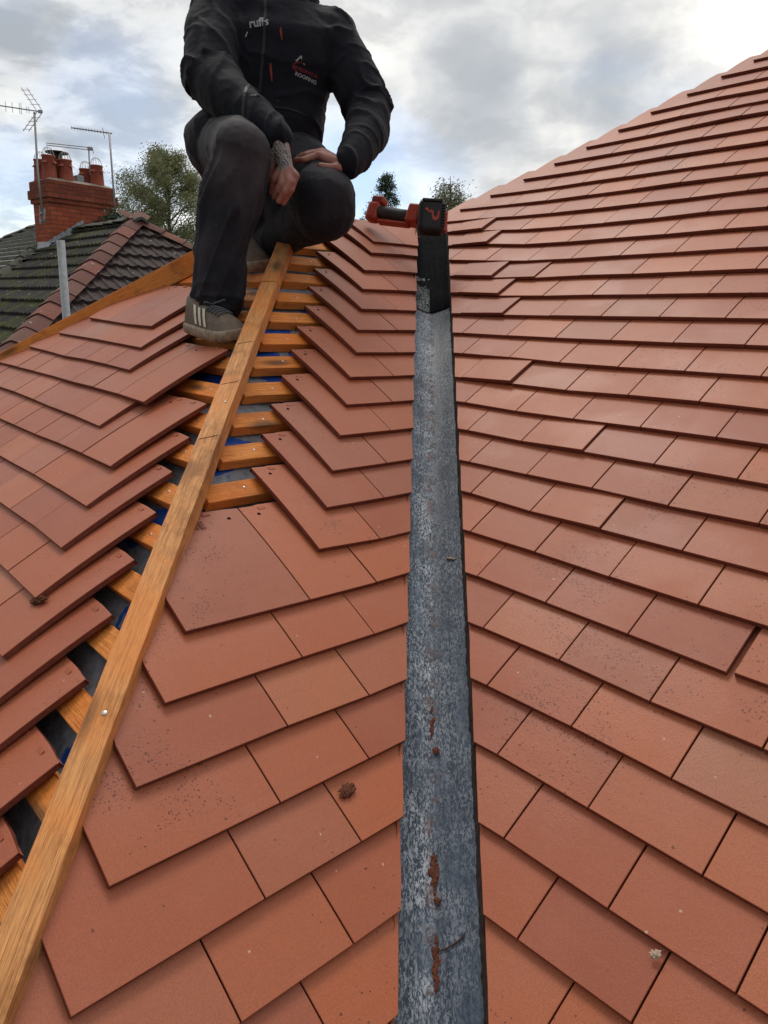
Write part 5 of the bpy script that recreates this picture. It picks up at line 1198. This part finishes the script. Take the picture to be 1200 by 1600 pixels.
# aerials
M_AL = plain('aerial_metal', (0.30, 0.30, 0.30), 0.5, 0.5, 0.5, amt=0.15)
def vv(*a): return [Vector(p) for p in a]
def elements(mb, a, b, ts, ln, r=0.004, d=None):
    a, b = Vector(a), Vector(b); ax = (b - a).normalized(); u = d or Vector((0, 0, 1))
    for t, l in zip(ts, ln): p = a.lerp(b, t); mb.tube([p - u * l, p + u * l], r, 5)
a1 = empty('tv_aerial', (-13.80, 4.46, 2.30), 'tall mast aerial with wide reflector, clamped to the near corner of chimney', 'aerial')
MB().tube(vv((-13.80, 4.43, 2.30), (-13.90, 4.44, 3.0), (-14.14, 4.55, 4.02)), 0.019, 8).build('mast', M_AL, a1, smooth=True)
m = MB(); A_, B_ = Vector((-14.06, 4.62, 4.03)), Vector((-14.75, 3.93, 4.14)); m.tube([A_, B_], 0.010, 6)
elements(m, A_, B_, [0.20, 0.24, 0.34, 0.37, 0.5, 0.62, 0.76, 0.9], [.05, .05, .09, .09, .08, .08, .08, .07], 0.0045); m.box(A_, (.05, .05, .05)); m.build('boom', M_AL, a1)
for (e_, f_) in (((-14.40, 4.50, 4.44), 1), ((-14.20, 4.40, 3.70), -1)):
    m = MB(); 
    for o_ in (-0.05, 0.05):
        q = Vector((0.7, 0.7, 0)) * o_; m.tube([A_ + q - Vector((0, 0, .0)), Vector(e_) + q], 0.006, 5)
    for t in (.3, .5, .7, .9): p = A_.lerp(Vector(e_), t); m.tube([p - Vector((.06, .06, 0)), p + Vector((.06, .06, 0))], 0.004, 5)
    m.build('reflector', M_AL, a1)
m = MB(); m.box((-13.79, 4.42, 2.33), (.10, .06, .03)); m.box((-13.79, 4.42, 2.20), (.08, .06, .03)); m.tube(vv((-13.86, 4.42, 2.45), (-13.86, 4.40, 2.22), (-13.79, 4.38, 2.14), (-13.72, 4.42, 2.22), (-13.72, 4.44, 2.40)), 0.016, 7); m.build('bracket', M_GALV, a1)
a2 = empty('tv_aerial', (-13.14, 5.47, 2.4), 'thin mast aerial with long finned boom at the right end of chimney', 'aerial')
MB().tube(vv((-13.10, 5.45, 2.30), (-13.50, 5.60, 3.79)), 0.018, 8).build('mast', M_AL, a2, smooth=True)
m = MB(); A_, B_ = Vector((-13.47, 5.64, 3.775)), Vector((-13.99, 5.12, 3.852)); m.tube([A_, B_], 0.011, 6); elements(m, A_, B_, [i / 14 for i in range(2, 15)], [.028] * 13, 0.0045); m.tube([A_ + Vector((-.1, -.1, -.08)), A_ + Vector((-.12, -.12, .09))], .006, 5); m.build('boom', M_AL, a2)
a3 = empty('tv_aerial', (-13.62, 5.2, 3.1), 'short aerial with plain double bar boom between the chimney pots', 'aerial')
MB().tube(vv((-13.60, 5.24, 3.05), (-13.70, 5.29, 3.50)), 0.013, 8).build('mast', M_AL, a3, smooth=True)
m = MB(); m.tube(vv((-13.66, 5.34, 3.515), (-14.22, 4.74, 3.57)), 0.007, 6); m.tube(vv((-13.66, 5.34, 3.475), (-14.22, 4.74, 3.535)), 0.007, 6); m.tube(vv((-13.66, 5.34, 3.52), (-13.64, 5.35, 3.42)), 0.007, 6); m.box((-13.69, 5.31, 3.5), (.07, .07, .05)); m.build('boom', M_AL, a3)
# the pale roof further left
H3 = empty('far_house', (-20, 6, -5.8), 'pale grey slated roof behind the brick chimney at the left edge', 'house')
PF = Vector((-18.20, 5.70, 2.42)); t3_ = math.tan(R_(30)); c3, s3_ = math.cos(R_(30)), math.sin(R_(30))
P3 = Plane((PF.x, PF.y - 4.0, PF.z - 4.0 * t3_), (1, 0, 0), (0, c3, s3_))
P3.o = P3.o + Vector((0, -3 * 1.0, -3 * t3_)); slope(P3, lambda u: -(7.0 - u * c3) * 1.0, lambda u: 4.4, 7.0 / c3, 0.22, 0.30, 0.004, 0.07, M_RT3, 'roof', H3)
ridge_run(PF + Vector((-7.0, -7.0, -7.0 * t3_)), PF, 1, 0.12, M_RG, H3, 'hip_tile', 0.42)
ridge_run(PF, PF + Vector((3.4, 0, 0)), 1, 0.12, M_RG, H3, 'ridge_tile', 0.42)
MB().box((PF.x - 1.0, PF.y - 0.2, PF.z - 5.4), (8.0, 7.0, 6.0)).build('wall', M_WALL, H3)

# ------------------------------------------------------------------ trees
def leaf_material(name, a, b_, tr=0.35):
    m, t, b = mat(name, rough=0.6, spec=0.3); g = N(t, 'ShaderNodeNewGeometry')
    n = tex(t, 'ShaderNodeTexNoise', 0.9, detail=3, vec=g.outputs['Position']).outputs[0]; wn = N(t, 'ShaderNodeTexWhiteNoise'); 
    mp = N(t, 'ShaderNodeVectorMath', operation='SCALE'); mp.inputs['Scale'].default_value = 6.0; t.links.new(g.outputs['Position'], mp.inputs[0]); fl = N(t, 'ShaderNodeVectorMath', operation='FLOOR'); t.links.new(mp.outputs[0], fl.inputs[0]); t.links.new(fl.outputs[0], wn.inputs[0])
    c = mixc(t, mth(t, 'ADD', mth(t, 'MULTIPLY', n, 0.5), mth(t, 'MULTIPLY', wn.outputs[0], 0.5)), a, b_); t.links.new(c, b.inputs['Base Color'])
    b.inputs['Transmission Weight'].default_value = 0.0
    tl = N(t, 'ShaderNodeBsdfTranslucent'); t.links.new(c, tl.inputs[0]); mx = N(t, 'ShaderNodeMixShader'); mx.inputs[0].default_value = tr
    out = t.nodes['Material Output']; t.links.new(b.outputs[0], mx.inputs[1]); t.links.new(tl.outputs[0], mx.inputs[2]); t.links.new(mx.outputs[0], out.inputs[0]); return m
M_BARK = plain('bark', (0.10, 0.085, 0.07), 0.9, ns=10, amt=0.3)
M_LF1 = leaf_material('birch_leaf', (0.14, 0.16, 0.075), (0.30, 0.30, 0.15)); M_LF2 = leaf_material('conifer_needle', (0.035, 0.065, 0.038), (0.075, 0.11, 0.055), 0.1); M_LF3 = leaf_material('willow_leaf', (0.13, 0.14, 0.065), (0.24, 0.24, 0.11))
GZ = -5.8
def tree(name, base, h, cr, ch, kind, lab, m_leaf, seed, nleaf, ls):
    r = random.Random(seed); base = Vector(base); root = empty(name, base, lab, 'tree', None)
    tr = MB(); pts = [base + Vector((0.25 * math.sin(i * .9 + seed), 0.25 * math.cos(i * .7), h * i / 10)) for i in range(11)]
    tr.tube(pts, [0.28 * (1 - i / 10.6) * h / 14 for i in range(11)], 9)
    tips = []
    cz = h - ch
    nb = 52 if kind != 'conifer' else 70
    for i in range(nb):
        f = (i + r.random() * .6) / nb; z = cz + ch * (f * 0.95 + 0.02); a = i * 2.4 + r.random() * .5
        if kind == 'conifer': rad = cr * (1 - f) ** 0.85 + 0.15; up = -0.15
        else: rad = cr * math.sqrt(max(0.05, 1 - (2 * f - 0.85) ** 2 * .95)) * r.uniform(.72, 1.08); up = 0.55
        k = min(10, max(0, int(z / h * 10))); p0 = pts[k].lerp(pts[min(k + 1, 10)], z / h * 10 - k) - Vector((0, 0, rad * up * .6 if kind != 'conifer' else 0))
        dirv = Vector((math.cos(a), math.sin(a), 0)); sag = -0.35 * rad if kind == 'willow' else 0
        P = [p0 + dirv * rad * t + Vector((0, 0, rad * up * (t ** .7) + sag * t * t + 0.1 * math.sin(t * 9 + i))) for t in (0, .3, .6, .85, 1.0)]
        tr.tube(P, [0.055, 0.04, 0.028, 0.016, 0.006], 5, cap=False)
        for t in (.45, .65, .82, .95, 1.0):
            q = P[0].lerp(P[-1], t); q = P[min(4, int(t * 4))].lerp(P[min(4, int(t * 4) + 1)], t * 4 - int(t * 4)) if t < 1 else P[-1]
            for _ in range(3 if kind != 'conifer' else 2):
                s = Vector((r.gauss(0, 1), r.gauss(0, 1), r.gauss(0, .8))) * rad * 0.16; e2_ = q + s - (Vector((0, 0, abs(r.gauss(0, 1)) * .5)) if kind == 'willow' else Vector()); tips.append((q, e2_))
                tr.tube([q, e2_], [0.010, 0.004], 4, cap=False)
    tr.build('trunk', M_BARK, root)
    lv = MB(); per = max(1, nleaf // len(tips)); vs = []; fs = []
    for q, e_ in tips:
        cl = r.uniform(0.4, 1.5); sp_ = 0.30 if kind != 'conifer' else 0.16
        for _ in range(int(per * cl)):
            t = r.random() ** .6; p = q.lerp(e_, t) + Vector((r.gauss(0, sp_), r.gauss(0, sp_), r.gauss(0, sp_ * .8)))
            if kind == 'willow': p -= Vector((0, 0, abs(r.gauss(0, .75))))
            n_ = Vector((r.gauss(0, 1), r.gauss(0, 1), r.gauss(0, 1))).normalized(); a_ = n_.orthogonal().normalized(); b__ = n_.cross(a_); s = ls * r.uniform(.6, 1.3); e__ = 1.9 if kind == 'willow' else 1.3
            b0 = len(vs); vs += [p - a_ * s, p + b__ * s * .55, p + a_ * s * e__, p - b__ * s * .55]; fs.append((b0, b0 + 1, b0 + 2, b0 + 3))
    lv.v = [Vector(v) for v in vs]; lv.f = fs; lv.mi = [0] * len(fs); lv.tint = [0.5] * len(fs)
    lv.build('crown', m_leaf, root); return root
tree('birch_tree', (-43.4, 22.3, GZ), 15.7, 3.4, 10.5, 'birch', 'tall airy birch tree behind the neighbouring roof, left of the man', M_LF1, 3, 90000, 0.055)
tree('birch_tree', (-48.2, 23.5, GZ), 12.4, 2.4, 8.0, 'birch', 'lower darker birch behind the tall one, beside the man\'s leg', M_LF1, 8, 26000, 0.06)
tree('conifer_tree', (-39.5, 36.2, GZ), 16.0, 2.6, 8.5, 'conifer', 'pointed dark conifer rising behind the head of the power tool', M_LF2, 5, 20000, 0.055)
tree('willow_tree', (-31.2, 33.6, GZ), 14.5, 2.7, 7.5, 'willow', 'pale drooping tree behind the battery of the power tool', M_LF3, 6, 44000, 0.045)
tree('conifer_tree', (-39.0, 39.0, GZ), 13.9, 1.5, 7.0, 'conifer', 'small distant conifer showing between the tool grip and the pale drooping tree', M_LF2, 12, 14000, 0.06)
# ivy tuft at the foot of the stack
r = random.Random(2); mb = MB(); vs = []; fs = []
for _ in range(500):
    p = Vector((-13.12 + r.gauss(0, .07), 5.42 + r.gauss(0, .09), 2.28 + r.gauss(0, .09))); n_ = Vector((r.gauss(0, 1), r.gauss(0, 1), r.gauss(0, 1))).normalized(); a_ = n_.orthogonal().normalized() * .02; b__ = n_.cross(a_); b0 = len(vs); vs += [p - a_, p + b__, p + a_, p - b__]; fs.append((b0, b0 + 1, b0 + 2, b0 + 3))
mb.add(vs, fs); tag(mb.build('creeper', M_LF2, None, origin=(-13.12, 5.42, 2.2)), 'dark green creeper tuft at the right foot of the brick chimney', 'plant')

# ------------------------------------------------------------------ ground
M_GR = plain('garden_ground', (0.06, 0.075, 0.035), 0.95, 0.1, ns=0.4, amt=0.4, dark=(0.05, 0.045, 0.04))
mb = MB(); n = 48; mb.add([(0, 0, GZ)] + [(1500 * math.cos(2 * math.pi * k / n), 1500 * math.sin(2 * math.pi * k / n), GZ) for k in range(n)], [(0, 1 + k, 1 + (k + 1) % n) for k in range(n)])
tag(mb.build('ground', M_GR, None), kind='structure')
